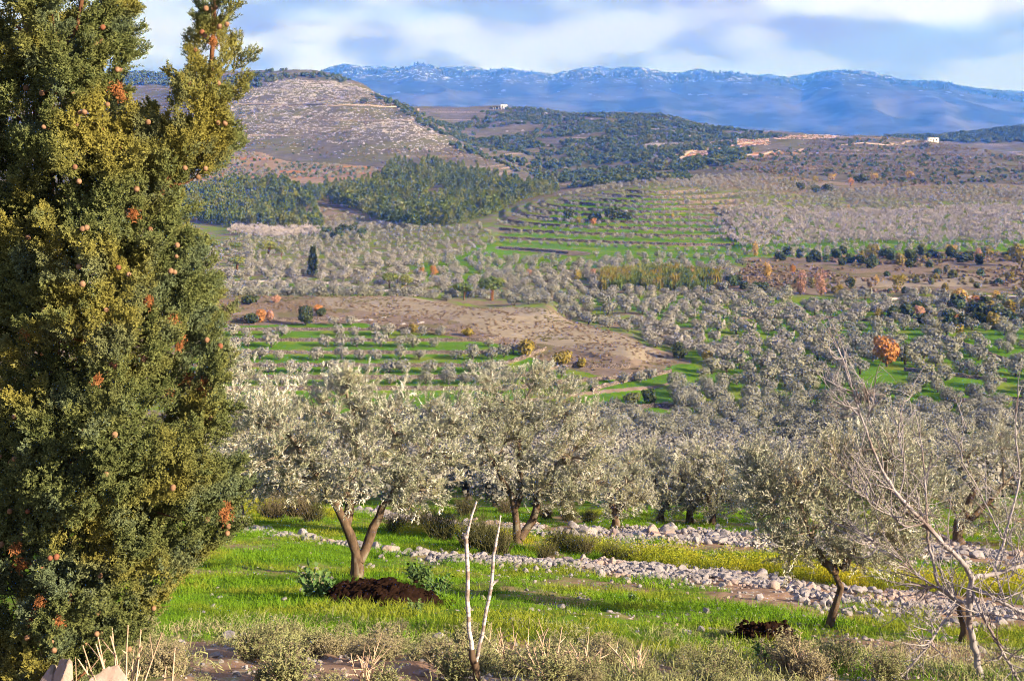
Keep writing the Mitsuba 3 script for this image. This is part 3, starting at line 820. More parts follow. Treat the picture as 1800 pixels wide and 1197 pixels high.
# keep other explicit trees clear
PLANTS = [  # column, row of the foot, width px, height px, form, material, name, label, category
    (1560, 644, 52, 54, 'oval', 'm_orange', 'autumn_tree', 'large egg-shaped orange tree standing alone among the grey olives', 'tree'),
    (458, 566, 24, 24, 'oval', 'm_orange', 'autumn_tree', 'orange bush glowing above the dark shrubs left on the brown mound', 'tree'),
    (474, 565, 17, 20, 'oval', 'm_pink', 'autumn_tree', 'pinkish orange bush touching the brighter orange one on the mound', 'tree'),
    (559, 547, 18, 13, 'oval', 'm_orange', 'autumn_tree', 'small orange bush just behind the round dark oak on the mound', 'tree'),
    (486, 532, 19, 15, 'oval', 'm_pink', 'autumn_tree', 'dull orange bush on the upper slope of the mound, under the road', 'tree'),
    (742, 487, 15, 17, 'poplar', 'm_orange', 'autumn_tree', 'left one of a pair of bright orange trees behind the stone pines', 'tree'),
    (761, 486, 18, 20, 'poplar', 'm_orange', 'autumn_tree', 'right one of a pair of bright orange trees behind the stone pines', 'tree'),
    (930, 487, 15, 15, 'oval', 'm_pink', 'autumn_tree', 'rusty round tree amid olives left of the cane thicket', 'tree'),
    (1327, 450, 17, 25, 'poplar', 'm_gold', 'autumn_tree', 'yellow tree at the left end of the dark hedge in the valley', 'tree'),
    (1348, 487, 19, 26, 'poplar', 'm_gold', 'autumn_tree', 'yellow poplar standing before the right end of the cane thicket', 'tree'),
    (1393, 482, 13, 18, 'oval', 'm_orange', 'autumn_tree', 'small orange tree behind the pair of pink poplars', 'tree'),
    (1408, 518, 24, 44, 'poplar', 'm_pink', 'poplar', 'left one of two tall pink poplars beside the valley olives', 'tree'),
    (1442, 520, 27, 44, 'poplar', 'm_pink', 'poplar', 'right one of two tall pink poplars, with an orange top', 'tree'),
    (1532, 456, 27, 28, 'oval', 'm_ochre', 'autumn_tree', 'broad tan tree with bare look in the middle of the dark hedge', 'tree'),
    (1720, 462, 20, 26, 'poplar', 'm_pink', 'autumn_tree', 'salmon orange tree near the right end of the dark hedge', 'tree'),
    (1672, 447, 22, 18, 'oval', 'm_gold', 'autumn_tree', 'orange yellow tree behind the dark hedge on the right', 'tree'),
    (1736, 445, 19, 15, 'oval', 'm_ochre', 'autumn_tree', 'dull ochre tree behind the salmon one on the right', 'tree'),
    (1540, 502, 12, 20, 'poplar', 'm_gold', 'autumn_tree', 'slim yellow tree on the dry ground right of the pink poplars', 'tree'),
    (1688, 532, 32, 25, 'oval', 'm_gold', 'autumn_tree', 'broad yellow tree in front of the pale road on the right', 'tree'),
    (1713, 540, 24, 23, 'oval', 'm_orange', 'autumn_tree', 'orange tree joined to the broad yellow one by the road', 'tree'),
    (1750, 529, 19, 19, 'oval', 'm_gold', 'autumn_tree', 'small orange yellow tree standing at the edge of the pale road', 'tree'),
    (1616, 558, 28, 22, 'oval', 'm_pink', 'autumn_tree', 'tan orange tree amid dark bushes below the right road', 'tree'),
    (1683, 572, 18, 22, 'oval', 'm_orange', 'autumn_tree', 'orange tree amid dark bushes, below the broad yellow tree', 'tree'),
    (1546, 562, 20, 20, 'oval', 'm_ochre', 'autumn_tree', 'brownish bare tree among the olives right of centre', 'tree'),
    (1043, 399, 15, 14, 'oval', 'm_orange', 'autumn_tree', 'orange tree next to the dark grove on the terraced hill', 'tree'),
    (1016, 398, 14, 16, 'oval', 'm_ochre', 'autumn_tree', 'yellowish tree left of the orange one on the terraced hill', 'tree'),
    (1183, 386, 9, 9, 'oval', 'm_gold', 'autumn_tree', 'tiny yellow tree on the upper terraces of the middle hill', 'tree'),
    (1492, 374, 10, 16, 'poplar', 'm_gold', 'autumn_tree', 'single yellow tree above the grey bare orchard', 'tree'),
    (1496, 328, 14, 17, 'oval', 'm_orange', 'autumn_tree', 'orange tree touching a dark oak on the right hillside', 'tree'),
    (1395, 322, 18, 13, 'oval', 'm_ochre', 'autumn_tree', 'leftmost of the ochre trees in the row on the right hillside', 'tree'),
    (1433, 321, 16, 12, 'oval', 'm_ochre', 'autumn_tree', 'second ochre tree in the row on the right hillside', 'tree'),
    (1462, 318, 18, 14, 'oval', 'm_gold', 'autumn_tree', 'golden tree in the row left of the orange hillside tree', 'tree'),
    (1536, 318, 18, 14, 'oval', 'm_gold', 'autumn_tree', 'golden tree right of the big dark oak on the hillside', 'tree'),
    (1600, 314, 18, 14, 'oval', 'm_gold', 'autumn_tree', 'rightmost golden tree along the hillside row', 'tree'),
    (1014, 496, 17, 24, 'oval', 'm_ochre', 'autumn_tree', 'fawn bare tree left of the cane thicket', 'tree'),
    (1045, 492, 22, 22, 'oval', 'm_pink', 'autumn_tree', 'pinkish bare tree at the left edge of the cane thicket', 'tree'),
    (1215, 490, 14, 18, 'oval', 'm_pink', 'autumn_tree', 'faded pink tree rising behind the cane thicket', 'tree'),
    (537, 573, 36, 37, 'oval', 'm_dark', 'oak_tree', 'round dark evergreen oak at the upper terrace of the brown mound', 'tree'),
    (566, 556, 22, 16, 'oval', 'm_dark', 'bush', 'dark bush right of the round oak on the mound', 'bush'),
    (443, 569, 34, 18, 'oval', 'm_dark', 'bush', 'dark spreading bush under the orange ones on the mound', 'bush'),
    (438, 534, 40, 16, 'oval', 'm_dark', 'bush', 'long dark bush at the upper left edge of the mound', 'bush'),
    (925, 629, 36, 34, 'oval', 'm_ochre', 'oak_tree', 'olive-green oak at the lower front edge of the brown mound', 'tree'),
    (1193, 631, 32, 32, 'oval', 'm_dark', 'oak_tree', 'dark oak with yellowish foot at the right tip of the mound', 'tree'),
    (1244, 638, 28, 24, 'oval', 'm_ochre', 'bush', 'yellow-brown bush right of the mound tip', 'bush'),
    (988, 641, 44, 24, 'oval', 'm_ochre', 'bush', 'wide green bush on the mound foot, right of the oak', 'bush'),
    (1022, 647, 22, 18, 'oval', 'm_ochre', 'bush', 'small green bush next to the wide one on the mound foot', 'bush'),
    (1141, 710, 32, 27, 'oval', 'm_dark', 'bush', 'very dark round bush above the foreground olive crown', 'bush'),
    (1110, 714, 30, 26, 'oval', 'm_oak', 'bush', 'dark green bush left of the very dark round one', 'bush'),
    (822, 590, 26, 14, 'oval', 'm_ochre', 'bush', 'bright green shrub on the front slope of the mound', 'bush'),
    (726, 585, 22, 17, 'oval', 'm_ochre', 'bush', 'green shrub beside the white boulders on the mound', 'bush'),
    (702, 519, 32, 20, 'oval', 'm_ochre', 'bush', 'yellow-green bush in front of the stone pines', 'bush'),
    (1046, 390, 34, 20, 'oval', 'm_dark', 'oak_tree', 'dark tree at the left of the grove on the terraced hill', 'tree'),
    (1078, 389, 38, 24, 'oval', 'm_dark', 'oak_tree', 'tallest dark tree of the grove on the terraced hill', 'tree'),
    (1103, 390, 24, 16, 'oval', 'm_dark', 'oak_tree', 'dark tree at the right of the grove on the terraced hill', 'tree'),
    (1000, 390, 26, 24, 'oval', 'm_dark', 'oak_tree', 'dark tree separated to the left from the hill grove', 'tree'),
    (1793, 470, 40, 42, 'oval', 'm_ochre', 'oak_tree', 'large yellow-green oak at the right edge of the picture', 'tree'),
    (1408, 336, 22, 17, 'oval', 'm_dark', 'oak_tree', 'dark oak under the ochre row on the right hillside', 'tree'),
    (1432, 340, 24, 16, 'oval', 'm_dark', 'oak_tree', 'middle one of three dark oaks on the right hillside', 'tree'),
    (1456, 339, 25, 17, 'oval', 'm_dark', 'oak_tree', 'right one of three dark oaks on the right hillside', 'tree'),
    (1513, 322, 32, 16, 'oval', 'm_dark', 'oak_tree', 'big dark oak between golden trees on the right hillside', 'tree'),
    (1580, 514, 25, 32, 'oval', 'm_ochre', 'bush', 'tall yellow-green bush right of the slim yellow tree', 'bush'),
    (1494, 508, 22, 22, 'oval', 'm_dark', 'bush', 'dark bush on dry ground right of the pink poplars', 'bush'),
    (1476, 514, 18, 16, 'oval', 'm_ochre', 'bush', 'low olive-green bush just right of the pink poplars', 'bush'),
    (1592, 642, 14, 40, 'poplar', 'm_dark', 'cypress', 'dark narrow tree standing right behind the large orange tree', 'tree'),
    (550, 486, 14, 50, 'spire', 'm_dark', 'cypress', 'slender black cypress rising beside the pale road', 'tree'),
    (865, 528, 50, 42, 'stone', 'm_pine', 'stone_pine', 'largest umbrella pine, with bare trunks, above the mound', 'pine'),
    (815, 527, 36, 32, 'stone', 'm_pine', 'stone_pine', 'smaller umbrella pine left of the largest one', 'pine'),
    (686, 506, 32, 28, 'stone', 'm_pine', 'stone_pine', 'left one of two dark umbrella pines at the end of the road', 'pine'),
    (714, 508, 28, 26, 'stone', 'm_pine', 'stone_pine', 'right one of two dark umbrella pines at the end of the road', 'pine'),
    (470, 453, 36, 33, 'stone', 'm_pine', 'stone_pine', 'broad umbrella pine in the left valley', 'pine'),
    (495, 453, 24, 23, 'stone', 'm_pine', 'stone_pine', 'smaller umbrella pine joined to the broad left one', 'pine'),
    (414, 443, 22, 18, 'stone', 'm_pine', 'stone_pine', 'small round pine left of the broad umbrella pine', 'pine'),
    (373, 441, 36, 20, 'stone', 'm_pine', 'stone_pine', 'flat umbrella pine showing at the cypress edge', 'pine'),
    (415, 475, 33, 26, 'stone', 'm_pine', 'stone_pine', 'round dense pine in the left valley, nearest to the road', 'pine'),
    (640, 182, 22, 11, 'oval', 'm_dark', 'oak_tree', 'dark oak alone on the track of the stony hill', 'tree'),
    (1630, 262, 18, 14, 'oval', 'm_dark', 'oak_tree', 'dark oak in front of the white house', 'tree'),
    (1618, 262, 14, 12, 'oval', 'm_dark', 'oak_tree', 'dark oak left of the white house', 'tree'),
    (1556, 249, 14, 13, 'oval', 'm_dark', 'oak_tree', 'dark oak on the skyline left of the white house', 'tree'),
]
ph = [hit(a, b, ymin=62) for a, b, *_ in PLANTS]
for (a, b, w, h, *_), p in zip(PLANTS, ph):
    rad = w * p[1] / F * .5 + 1.2
    k = np.hypot(ox - p[0], oy - p[1]) > rad
    if p[1] < 520 and h > 18: k &= ~((np.abs(ox - p[0] * oy / p[1]) < rad) & (oy < p[1]) & (oy > p[1] - (26 if h > 30 else 9)))
    ox, oy, oz, osz = ox[k], oy[k], oz[k], osz[k]
print('valley olives', len(ox))
GROVES = [(Z_MOUNDG, 'small round grey olive tree on the walled green terraces below the brown mound', 'olive trees on the mound terraces'),
          (Z_RTERR, 'grey olive tree standing in open bright green grass at the far right', 'olive trees in the open grass at right'),
          (zone((930, 600), (1215, 640), (1180, 665), (1010, 760), (930, 760), ymin=60, ymax=460), 'grey olive tree on the grassy bends between the mound tip and the very dark round bush', 'olive trees under the mound tip'),
          (zone((1300, 880), (1300, 500), (1560, 500), (1560, 880), ymin=60, ymax=460), 'grey-green olive tree of the dense grove left of the large orange tree', 'olive trees left of the orange tree'),
          (zone((1560, 880), (1560, 500), (1840, 500), (1840, 880), ymin=60, ymax=460), 'grey-green olive tree of the dense grove below and right of the large orange tree', 'olive trees around and below the orange tree'),
          (Z_RIGHTG, 'grey-green olive tree in the dense valley grove, in the middle behind the twin-trunk olive', 'olive trees of the middle valley grove')]
px_, row_ = CX + F * ox / oy, HY - F * oz / oy
vis = np.where((row_ < 745) | (px_ > 1000), 1, 0) * np.where((px_ > 420) & (px_ < 1080) & (row_ > 690), 0, 1)
order = np.argsort(np.where(vis, oy, oy + 2000))
single, rest = order[:300], order[300:]
for i in single:
    lab = next((g for g in GROVES if shapely.contains_xy(g[0], ox[i], oy[i])), (0, 'grey-green olive tree on the lower slope behind the foreground trees', 'olive trees on the lower slope'))
    k = thing('olive_tree', lab[1], 'olive tree', lab[2])
    m = place((ox[i], oy[i], oz[i] - .05), rv.uniform(0, 360), osz[i], osz[i] * rv.uniform(.85, 1.1))
    part(k, 'trunk', inst(NEART[int(rv.integers(3))], m))
    part(k, 'crown', inst(NEARC[int(rv.integers(6))], m))
stuff('olive_grove', 'hundreds of further grey olive trees in rows across the valley', 'olive trees')
for i in range(4): group(f'olive_near_kind_{i}', scene[NEARC[i]]['s0'], scene[NEART[i % 3]]['s0'])
near = rest[oy[rest] < 250]
mid = rest[(oy[rest] >= 250) & (oy[rest] < 500)]; far = rest[(oy[rest] >= 500)]
n_ = spread('olive_grove', [f'olive_near_kind_{i}' for i in range(4)], np.stack([ox, oy, oz], -1)[near], osz[near], rv)
n_ = spread('olive_grove', MIDG, np.stack([ox, oy, oz], -1)[mid], osz[mid], rv, start=n_)
spread('olive_grove', FARG, np.stack([ox, oy, oz], -1)[far], osz[far] * rv.uniform(.85, 1.05, len(far)), rv, start=n_)
# olive rows on the red terraces of the stony hill
X, Y = scatter(zone((300, 275), (430, 270), (560, 290), (680, 303), (690, 312), (430, 316), (300, 322), ymin=880, ymax=1250), 6.2, rv, .25)
k = clumpy(X, Y, 40, .36, 3)
stuff('hill_orchard', 'small dark olive trees in rows on red earth under the stony hill', 'olive trees')
k2 = k & (rv.random(len(X)) < .6)
n_ = spread('hill_orchard', OAKG, gp(X, Y)[k2], rv.uniform(.35, .6, k2.sum()), rv)
k2 = k & ~k2
spread('hill_orchard', FARG, gp(X, Y)[k2], rv.uniform(.8, 1.1, k2.sum()), rv, start=n_)
# bare orchard
stuff('bare_orchard', 'mauve grey leafless fruit trees covering the far right slope', 'fruit trees')
n_ = 0
for z, sp in ((Z_BARE, 5.2), (Z_BAREL, 4.8)):
    X, Y = scatter(z, sp, rv, .35)
    k = in_view(X, Y)
    n_ = spread('bare_orchard', BAREG, gp(X[k], Y[k]), rv.uniform(.75, 1.2, k.sum()), rv, start=n_)

# woods and scrub
stuff('pine_forest', 'dense green pine plantation at the foot of the stony hill', 'pine trees')
n_ = 0
for z in (Z_PINEA, Z_PINEB):
    X, Y = scatter(z.buffer(4), 4.3, rv, .5)
    k = in_view(X, Y) & (rv.random(len(X)) < .93) & clumpy(X, Y, 26, .30, 33)
    n_ = spread('pine_forest', PINEG, gp(X[k], Y[k]), rv.uniform(.4, 1.0, k.sum()) + .6 * meshkit.fbm(np.stack([X[k] / 35, Y[k] / 35, X[k] * 0], -1), 2, 34) ** 1.5, rv, start=n_)
stuff('oak_scrub', 'dark evergreen oak scrub covering the middle hills', 'scrub')
n_ = 0
for pts, sp, thr, seed, ymin, ymax in (
        (((700, 185), (860, 190), (1000, 196), (1150, 202), (1290, 228), (1385, 240), (1230, 270), (1330, 262), (1300, 285), (1200, 300), (1160, 312), (990, 330), (930, 305), (850, 262), (780, 225)), 8.0, .40, 5, 950, 2000),
        (((1240, 272), (1300, 262), (1318, 268), (1290, 292), (1240, 298), (1190, 305), (1180, 290)), 7.0, .2, 6, 900, 1500),
        (((400, 134), (530, 123), (620, 141), (600, 148), (530, 135), (470, 150), (400, 165)), 7.5, .30, 7, 1450, 2000),
        (((640, 160), (700, 182), (780, 235), (860, 275), (960, 322), (900, 300), (820, 270), (740, 220)), 9, .50, 8, 950, 1700),
        (((1000, 330), (1060, 322), (1200, 308), (1215, 318), (1150, 330)), 6.0, .35, 12, 780, 1000)):
    X, Y = scatter(zone(*pts, ymin=ymin, ymax=ymax), sp, rv, .5)
    k = in_view(X, Y) & clumpy(X, Y, 45, thr, seed)
    n_ = spread('oak_scrub', OAKG, gp(X[k], Y[k]), rv.uniform(.55, 1.25, k.sum()), rv, start=n_)
# far wooded ridges
for px0, px1, y0, y1, sp in ((0, 420, 2150, 2750, 15), (1560, 1860, 1980, 2450, 11)):
    X, Y = scatter(shapely.Polygon([((px0 - CX) / F * y0, y0), ((px1 - CX) / F * y0, y0), ((px1 - CX) / F * y1, y1), ((px0 - CX) / F * y1, y1)]), sp, rv, .5)
    k = rv.random(len(X)) < .9
    n_ = spread('oak_scrub', OAKG, gp(X[k], Y[k]), rv.uniform(1.2, 2.0, k.sum()) * (1.15 if sp == 15 else .9), rv, start=n_)
# scattered dark bushes on the heath of the hills
X, Y = scatter(zone((1250, 300), (1400, 255), (1500, 245), (1700, 262), (1840, 282), (1840, 330), (1400, 315), ymin=850, ymax=1600), 13, rv, .5)
k = clumpy(X, Y, 60, .46, 14)
n_ = spread('oak_scrub', OAKG, gp(X[k], Y[k]), rv.uniform(.3, .75, k.sum()), rv, start=n_)
X, Y = scatter(zone((420, 170), (530, 130), (640, 160), (900, 305), (700, 290), (420, 262), ymin=1000, ymax=1720), 24, rv, .5)
k = clumpy(X, Y, 60, .55, 15)
n_ = spread('oak_scrub', OAKG, gp(X[k], Y[k]), rv.uniform(.25, .5, k.sum()), rv, start=n_)
# rocks on the hills
stuff('hillside_rocks', 'white limestone outcrops dotting the stony hills', 'rocks')
X, Y = scatter(Z_ROCK1.buffer(70), 4.3, rv, .5)
edge_ = shapely.distance(Z_ROCK1.buffer(70).boundary, shapely.points(X, Y))
k = clumpy(X, Y, 40, .42, 16) & in_view(X, Y) & (rv.random(len(X)) < np.clip(edge_ / 130, 0, .9))
n_ = spread('hillside_rocks', ROCKG, gp(X[k], Y[k]) - [0, 0, .2], rv.uniform(.5, 1.9, k.sum()) ** 1.2, rv)
for z, sp, thr, lo, hi in ((Z_ROCK2, 8, .42, .8, 2.6), (zone((430, 150), (640, 160), (960, 318), (700, 290), (420, 262), ymin=980, ymax=1720), 13, .40, .4, 1.3),
                           (zone((760, 195), (960, 195), (1180, 215), (1240, 270), (1000, 300), (900, 250), ymin=1000, ymax=1950), 28, .45, 1., 3.2),
                           (zone((1380, 240), (1640, 250), (1840, 280), (1840, 330), (1500, 300), ymin=850, ymax=1600), 18, .48, .5, 1.6)):
    X, Y = scatter(z, sp, rv, .5)
    k = clumpy(X, Y, 35, thr, 17) & in_view(X, Y) & (rv.random(len(X)) < np.clip(shapely.distance(z.boundary, shapely.points(X, Y)) / 60, .1, 1))
    n_ = spread('hillside_rocks', ROCKG, gp(X[k], Y[k]) - [0, 0, .2], rv.uniform(lo, hi, k.sum()), rv, start=n_)
stuff('red_rubble', 'red and white rubble along the earth bank on the middle hill', 'rubble')
X, Y = scatter(shapely.union_all([Z_RED2.buffer(6), zone((1360, 240), (1470, 238), (1470, 243), (1360, 246), ymin=1300, ymax=1700)]), 5.0, rv, .5)
spread('red_rubble', REDG, gp(X, Y), rv.uniform(.6, 2.6, len(X)), rv)
# heath on the mound and dry ground
stuff('heath', 'low brown heath tufts on the dry mound and slopes', 'heath')
X, Y = scatter(Z_MOUND, 1.25, rv, .5)
k = clumpy(X, Y, 4, .42, 18) & (rv.random(len(X)) < .8)
n_ = spread('heath', HEATHG, gp(X[k], Y[k]), rv.uniform(.4, 1.0, k.sum()), rv, sz=.6)
X, Y = scatter(Z_SHRUB, 3.0, rv, .5)
k = clumpy(X, Y, 18, .47, 19)
n_ = spread('heath', HEATHG, gp(X[k], Y[k]), rv.uniform(1.0, 2.0, k.sum()), rv, start=n_)
X, Y = scatter(zone((1250, 300), (1400, 255), (1500, 243), (1640, 250), (1840, 280), (1840, 330), (1400, 318), ymin=850, ymax=1600), 7.5, rv, .5)
k = clumpy(X, Y, 30, .40, 24) & in_view(X, Y)
n_ = spread('heath', HEATHG, gp(X[k], Y[k]), rv.uniform(1.2, 3.4, k.sum()), rv, start=n_)
X, Y = scatter(zone((420, 200), (640, 165), (900, 305), (700, 292), (420, 264), ymin=1000, ymax=1720), 7.5, rv, .5)
k = clumpy(X, Y, 30, .42, 25) & in_view(X, Y)
n_ = spread('heath', HEATHG, gp(X[k], Y[k]), rv.uniform(1.0, 2.6, k.sum()), rv, start=n_)
# hedges of dark bushes across the valley: each a bush
def bush_band(pts, n, label, grp, mats, wlo, whi, ymin=360, ymax=900):
    z = zone(*pts, ymin=ymin, ymax=ymax)
    X, Y = scatter(z, math.sqrt(z.area / n), rv, .5)
    for x, y in zip(X, Y):
        k = thing('bush', label, 'bush', grp)
        w = rv.uniform(wlo, whi)
        scene[k] = at(BUSHES[mats[int(rv.integers(len(mats)))]], place(gp(np.array([x]), np.array([y]))[0] - [0, 0, .1], rv.uniform(0, 360), w, w * rv.uniform(.6, .95)))


BUSHES = {m: mikit.ply(ball_bush(110 + i, 320, .17, 1, 1.0, 0, 8), m) for i, m in enumerate(('m_dark', 'm_oak', 'm_ochre', 'm_heath'))}
bush_band(((1320, 462), (1340, 448), (1830, 446), (1830, 462), (1560, 474)), 48, 'dark round bush in the hedge line that crosses the right of the valley', 'bushes in the long valley hedge', ('m_dark', 'm_dark', 'm_oak', 'm_ochre'), 3, 6)
bush_band(((1320, 512), (1390, 490), (1700, 478), (1830, 490), (1830, 515), (1600, 521)), 26, 'low scattered bush on the dry purple ground above the right road', 'bushes on the dry ground above the road', ('m_oak', 'm_ochre', 'm_heath', 'm_oak'), 2.0, 4.0)
bush_band(((1570, 562), (1640, 538), (1830, 540), (1830, 566), (1700, 590)), 34, 'dark bush among the trees below the right road', 'bushes below the right road', ('m_dark', 'm_dark', 'm_oak', 'm_ochre'), 3, 5.5, 300, 470)
bush_band(((1250, 514), (1260, 494), (1330, 498), (1400, 512), (1390, 520)), 14, 'dark bush right of the cane thicket', 'bushes right of the cane thicket', ('m_dark', 'm_oak'), 3, 5)
bush_band(((560, 420), (545, 400), (620, 405), (660, 420), (640, 428)), 14, 'dark bush on the lower edge of the pine plantation', 'bushes below the pine plantation', ('m_dark', 'm_oak'), 4, 7, 500, 900)
stuff('cane_thicket', 'tall yellow-green canes in a dense thicket in the middle of the valley', 'canes')
X, Y = scatter(Z_THICK, 2.6, rv, .5)
spread('cane_thicket', REEDG, gp(X, Y), rv.uniform(.45, 1.05, len(X)), rv)

# ------------------------------------------------------------------ single trees and bushes of the valley and hills
def crown_of(form, w, h, seed, dist):
    n = int(np.clip(260000 / dist, 110, 1100))
    s = .095 * w if form != 'spire' else .3 * w
    if form == 'oval': return ball_bush(seed, n, s, w, h, .10 * h, 8)
    if form == 'poplar':
        r = rng_of(seed)
        lobes = [[r.normal(0, .09) * w, r.normal(0, .09) * w, h * t, w * .34 * (1.15 - abs(t - .45)), w * .34 * (1.15 - abs(t - .45)), h * .2] for t in (.25, .42, .58, .74, .86)]
        p, nn, _ = shell_points(lobes, n, r, .6)
        return cards(p, nn, s, r, .8)
    if form == 'spire': return conifer(seed, n, h, w, s * 2.0)
    r = rng_of(seed)                      # umbrella crown
    lobes = [[0, 0, h * .72, w * .42, w * .42, h * .26]] + [[math.cos(a) * w * .27, math.sin(a) * w * .27, h * r.uniform(.62, .8), w * .24, w * .24, h * .18] for a in r.uniform(0, 6.28, 6)]
    p, nn, _ = shell_points(lobes, n + 80, r, .65)
    return cards(p, nn + [0, 0, .3], s * .8, r)


for i, ((a, b, w, h, form, m, name, lab, cat), p) in enumerate(zip(PLANTS, ph)):
    W, Hh = w * p[1] / F, h * p[1] / F
    k = thing(name, lab, cat)
    r = rng_of(500 + i)
    crown = mikit.ply(crown_of(form, W, Hh, 300 + i, p[1]), m)
    mm = place(p - [0, 0, .15], r.uniform(0, 360))
    if cat == 'bush':
        scene[k] = at(crown, mm)
        continue
    part(k, 'crown', at(crown, mm))
    top = {'stone': .72, 'poplar': .8, 'spire': .8}.get(form, .5)
    tr = MB()
    for j in range(3 if (form == 'stone' and W > 6) else 1):
        dx = r.uniform(-.06, .06, 2) * W
        tr.add(*knotty([(dx[0], dx[1], -.3), (dx[0] * 1.5, dx[1] * 1.5, Hh * top * .5), (dx[0] * 3, dx[1] * 3, Hh * top)], .035 * Hh + .08, .02 * Hh + .03, 5, r, 6))
    part(k, 'trunk', at(mikit.ply(tr.get(), 'm_redbark' if form == 'stone' else 'm_blackwood', smooth=True), mm))

# ------------------------------------------------------------------ roads, terrace walls, white boulders, houses
def ribbon(pts, width, lift, n):
    c = curve(np.array(pts), n)
    d = unit(np.gradient(c, axis=0)); s = np.stack([-d[:, 1], d[:, 0]], -1)
    off = np.array([-1, -.5, 0, .5, 1]) * width / 2
    P = c[:, None] + s[:, None] * off[None, :, None]
    z = H(P[..., 0], P[..., 1]).max(1, keepdims=True) + lift
    v = np.concatenate([P, np.repeat(z, 5, 1)[..., None]], -1)
    v = np.concatenate([v[:, :1] - [0, 0, 1.2], v, v[:, -1:] - [0, 0, 1.2]], 1)
    R, C = v.shape[:2]
    i, j = np.meshgrid(np.arange(R - 1), np.arange(C - 1), indexing='ij'); a = (i * C + j).ravel()
    return v.reshape(-1, 3), np.stack([a, a + 1, a + C + 1, a + C], -1)


for key, lab in (('road', 'pale road crossing the left valley behind the brown mound'), ('road_001', 'pale road at the right of the valley above the olives')):
    structure(key, mikit.ply(ribbon(ROADS[key], 4.2, .12, 120), 'm_road', smooth=True), lab, 'road')
TRACKS = [(((420, 184), (500, 185), (600, 187), (660, 188), (700, 187), (735, 190)), 5, 'pinkish track running level across the stony hill'),
          (((1180, 283), (1205, 271), (1240, 262), (1275, 255), (1330, 250)), 7, 'white track climbing the earth bank of the middle hill'),
          (((1310, 274), (1350, 268), (1410, 263)), 6, 'pale track below the red bank on the right hill'),
          (((1475, 256), (1530, 253), (1600, 248), (1630, 247)), 5, 'pale track leading to the white house')]
for pts, w, lab in TRACKS:
    k = numbered('track')
    structure(k, mikit.ply(ribbon([hit(*p, ymin=900, ymax=1800)[:2] for p in pts], w * .7, .5, 80), 'm_track', smooth=True), lab, 'track')


def wall_mesh(xy, hgt, thick, seed):
    """a rough dry stone wall along a ground line"""
    L = np.linalg.norm(np.diff(xy, axis=0), axis=1).sum()
    n = max(8, int(L / .8))
    c = curve(xy, n)
    r = rng_of(seed)
    d = unit(np.gradient(c, axis=0)); s = np.stack([-d[:, 1], d[:, 0]], -1)
    hh = hgt * (.8 + .4 * r.random(n))
    zb = H(c[:, 0], c[:, 1])
    prof = []
    for o, t in ((-1, -.5), (-.85, .45), (-.7, 1), (.7, 1), (.85, .3), (1, -.5)):
        q = c + s * (o * thick / 2 + r.uniform(-.1, .1, (n, 1)))
        zz = (zb + hh * t + r.uniform(-.07, .07, n)) if t > 0 else zb - .6
        prof.append(np.column_stack([q, zz]))
    v = np.stack(prof, 1)
    C = 6
    i, j = np.meshgrid(np.arange(n - 1), np.arange(C - 1), indexing='ij'); a = (i * C + j).ravel()
    return v.reshape(-1, 3), np.stack([a, a + 1, a + C + 1, a + C], -1)


ORD = ['lowest', 'second lowest', 'third', 'fourth', 'fifth', 'sixth', 'seventh', 'eighth', 'ninth', 'tenth', 'eleventh', 'twelfth', 'thirteenth', 'fourteenth', 'fifteenth', 'sixteenth', 'seventeenth', 'eighteenth', 'nineteenth', 'twentieth']
wn = 0
for seg in contours(*MOUND_T, .93):
    if len(seg) < 12: continue
    k = thing('terrace_wall', f'{ORD[min(wn, 19)]} dry stone wall, counted from below, on the terraces under the brown mound', 'wall')
    scene[k] = mikit.ply(wall_mesh(seg, .58, .6, 900 + wn), 'm_wall')
    wn += 1
hn = 0
for seg in contours(*HILL_T, .93):
    if len(seg) < 12: continue
    k = thing('terrace_wall', f'{ORD[min(hn, 19)]} terrace wall, counted from below, on the rounded green hill in the middle', 'wall')
    scene[k] = mikit.ply(wall_mesh(seg, .9, .8, 930 + hn), 'm_wall')
    hn += 1
WALLS = [(((1640, 588), (1690, 605), (1760, 632), (1840, 655)), 'stone terrace wall slanting through the open grass at the far right'),
         (((1590, 652), (1680, 662), (1770, 672)), 'low stone wall behind olives right of the large orange tree'),
         (((1660, 706), (1750, 706), (1840, 700)), 'dark stone wall in the grass above the bare tree twigs'),
         (((1030, 752), (1130, 718), (1260, 716)), 'low wall under the very dark round bush'),
         (((1040, 690), (1100, 672), (1180, 655)), 'curved wall below the right tip of the mound'),
         (((1300, 562), (1430, 560), (1540, 566)), 'low wall among the upper olives right of centre'),
         (((1320, 545), (1460, 545), (1560, 548)), 'low wall just below the topmost olive rows on the right'),
         (((1256, 364), (1272, 385), (1288, 408), (1296, 426)), 'dark wall running straight down the right side of the terraced hill')]
for i, (pts, lab) in enumerate(WALLS):
    k = thing('terrace_wall', lab, 'wall')
    scene[k] = mikit.ply(wall_mesh(np.array([hit(*p, ymin=150, ymax=900)[:2] for p in pts]), .75 if pts[0][1] > 480 else 1.1, .7, 950 + i), 'm_wall')
for i, (px, py, w, lab) in enumerate(((632, 563, 18, 'white boulder slab left of the others on the brown mound'), (652, 562, 14, 'white boulder beside the slab on the mound'), (675, 558, 12, 'small pale rock right of the slab on the mound'),
                                      (708, 570, 16, 'white boulder with pointed top beside the green shrub on the mound'), (740, 568, 17, 'flat white boulder right of the green shrub on the mound'))):
    p = hit(px, py, ymin=200, ymax=352)
    k = thing('boulder', lab, 'boulder')
    scene[k] = at(mikit.ply(rock(970 + i, 2, .45), 'm_farrock'), place(p - [0, 0, .1], 20 * i, w * p[1] / F * .55))


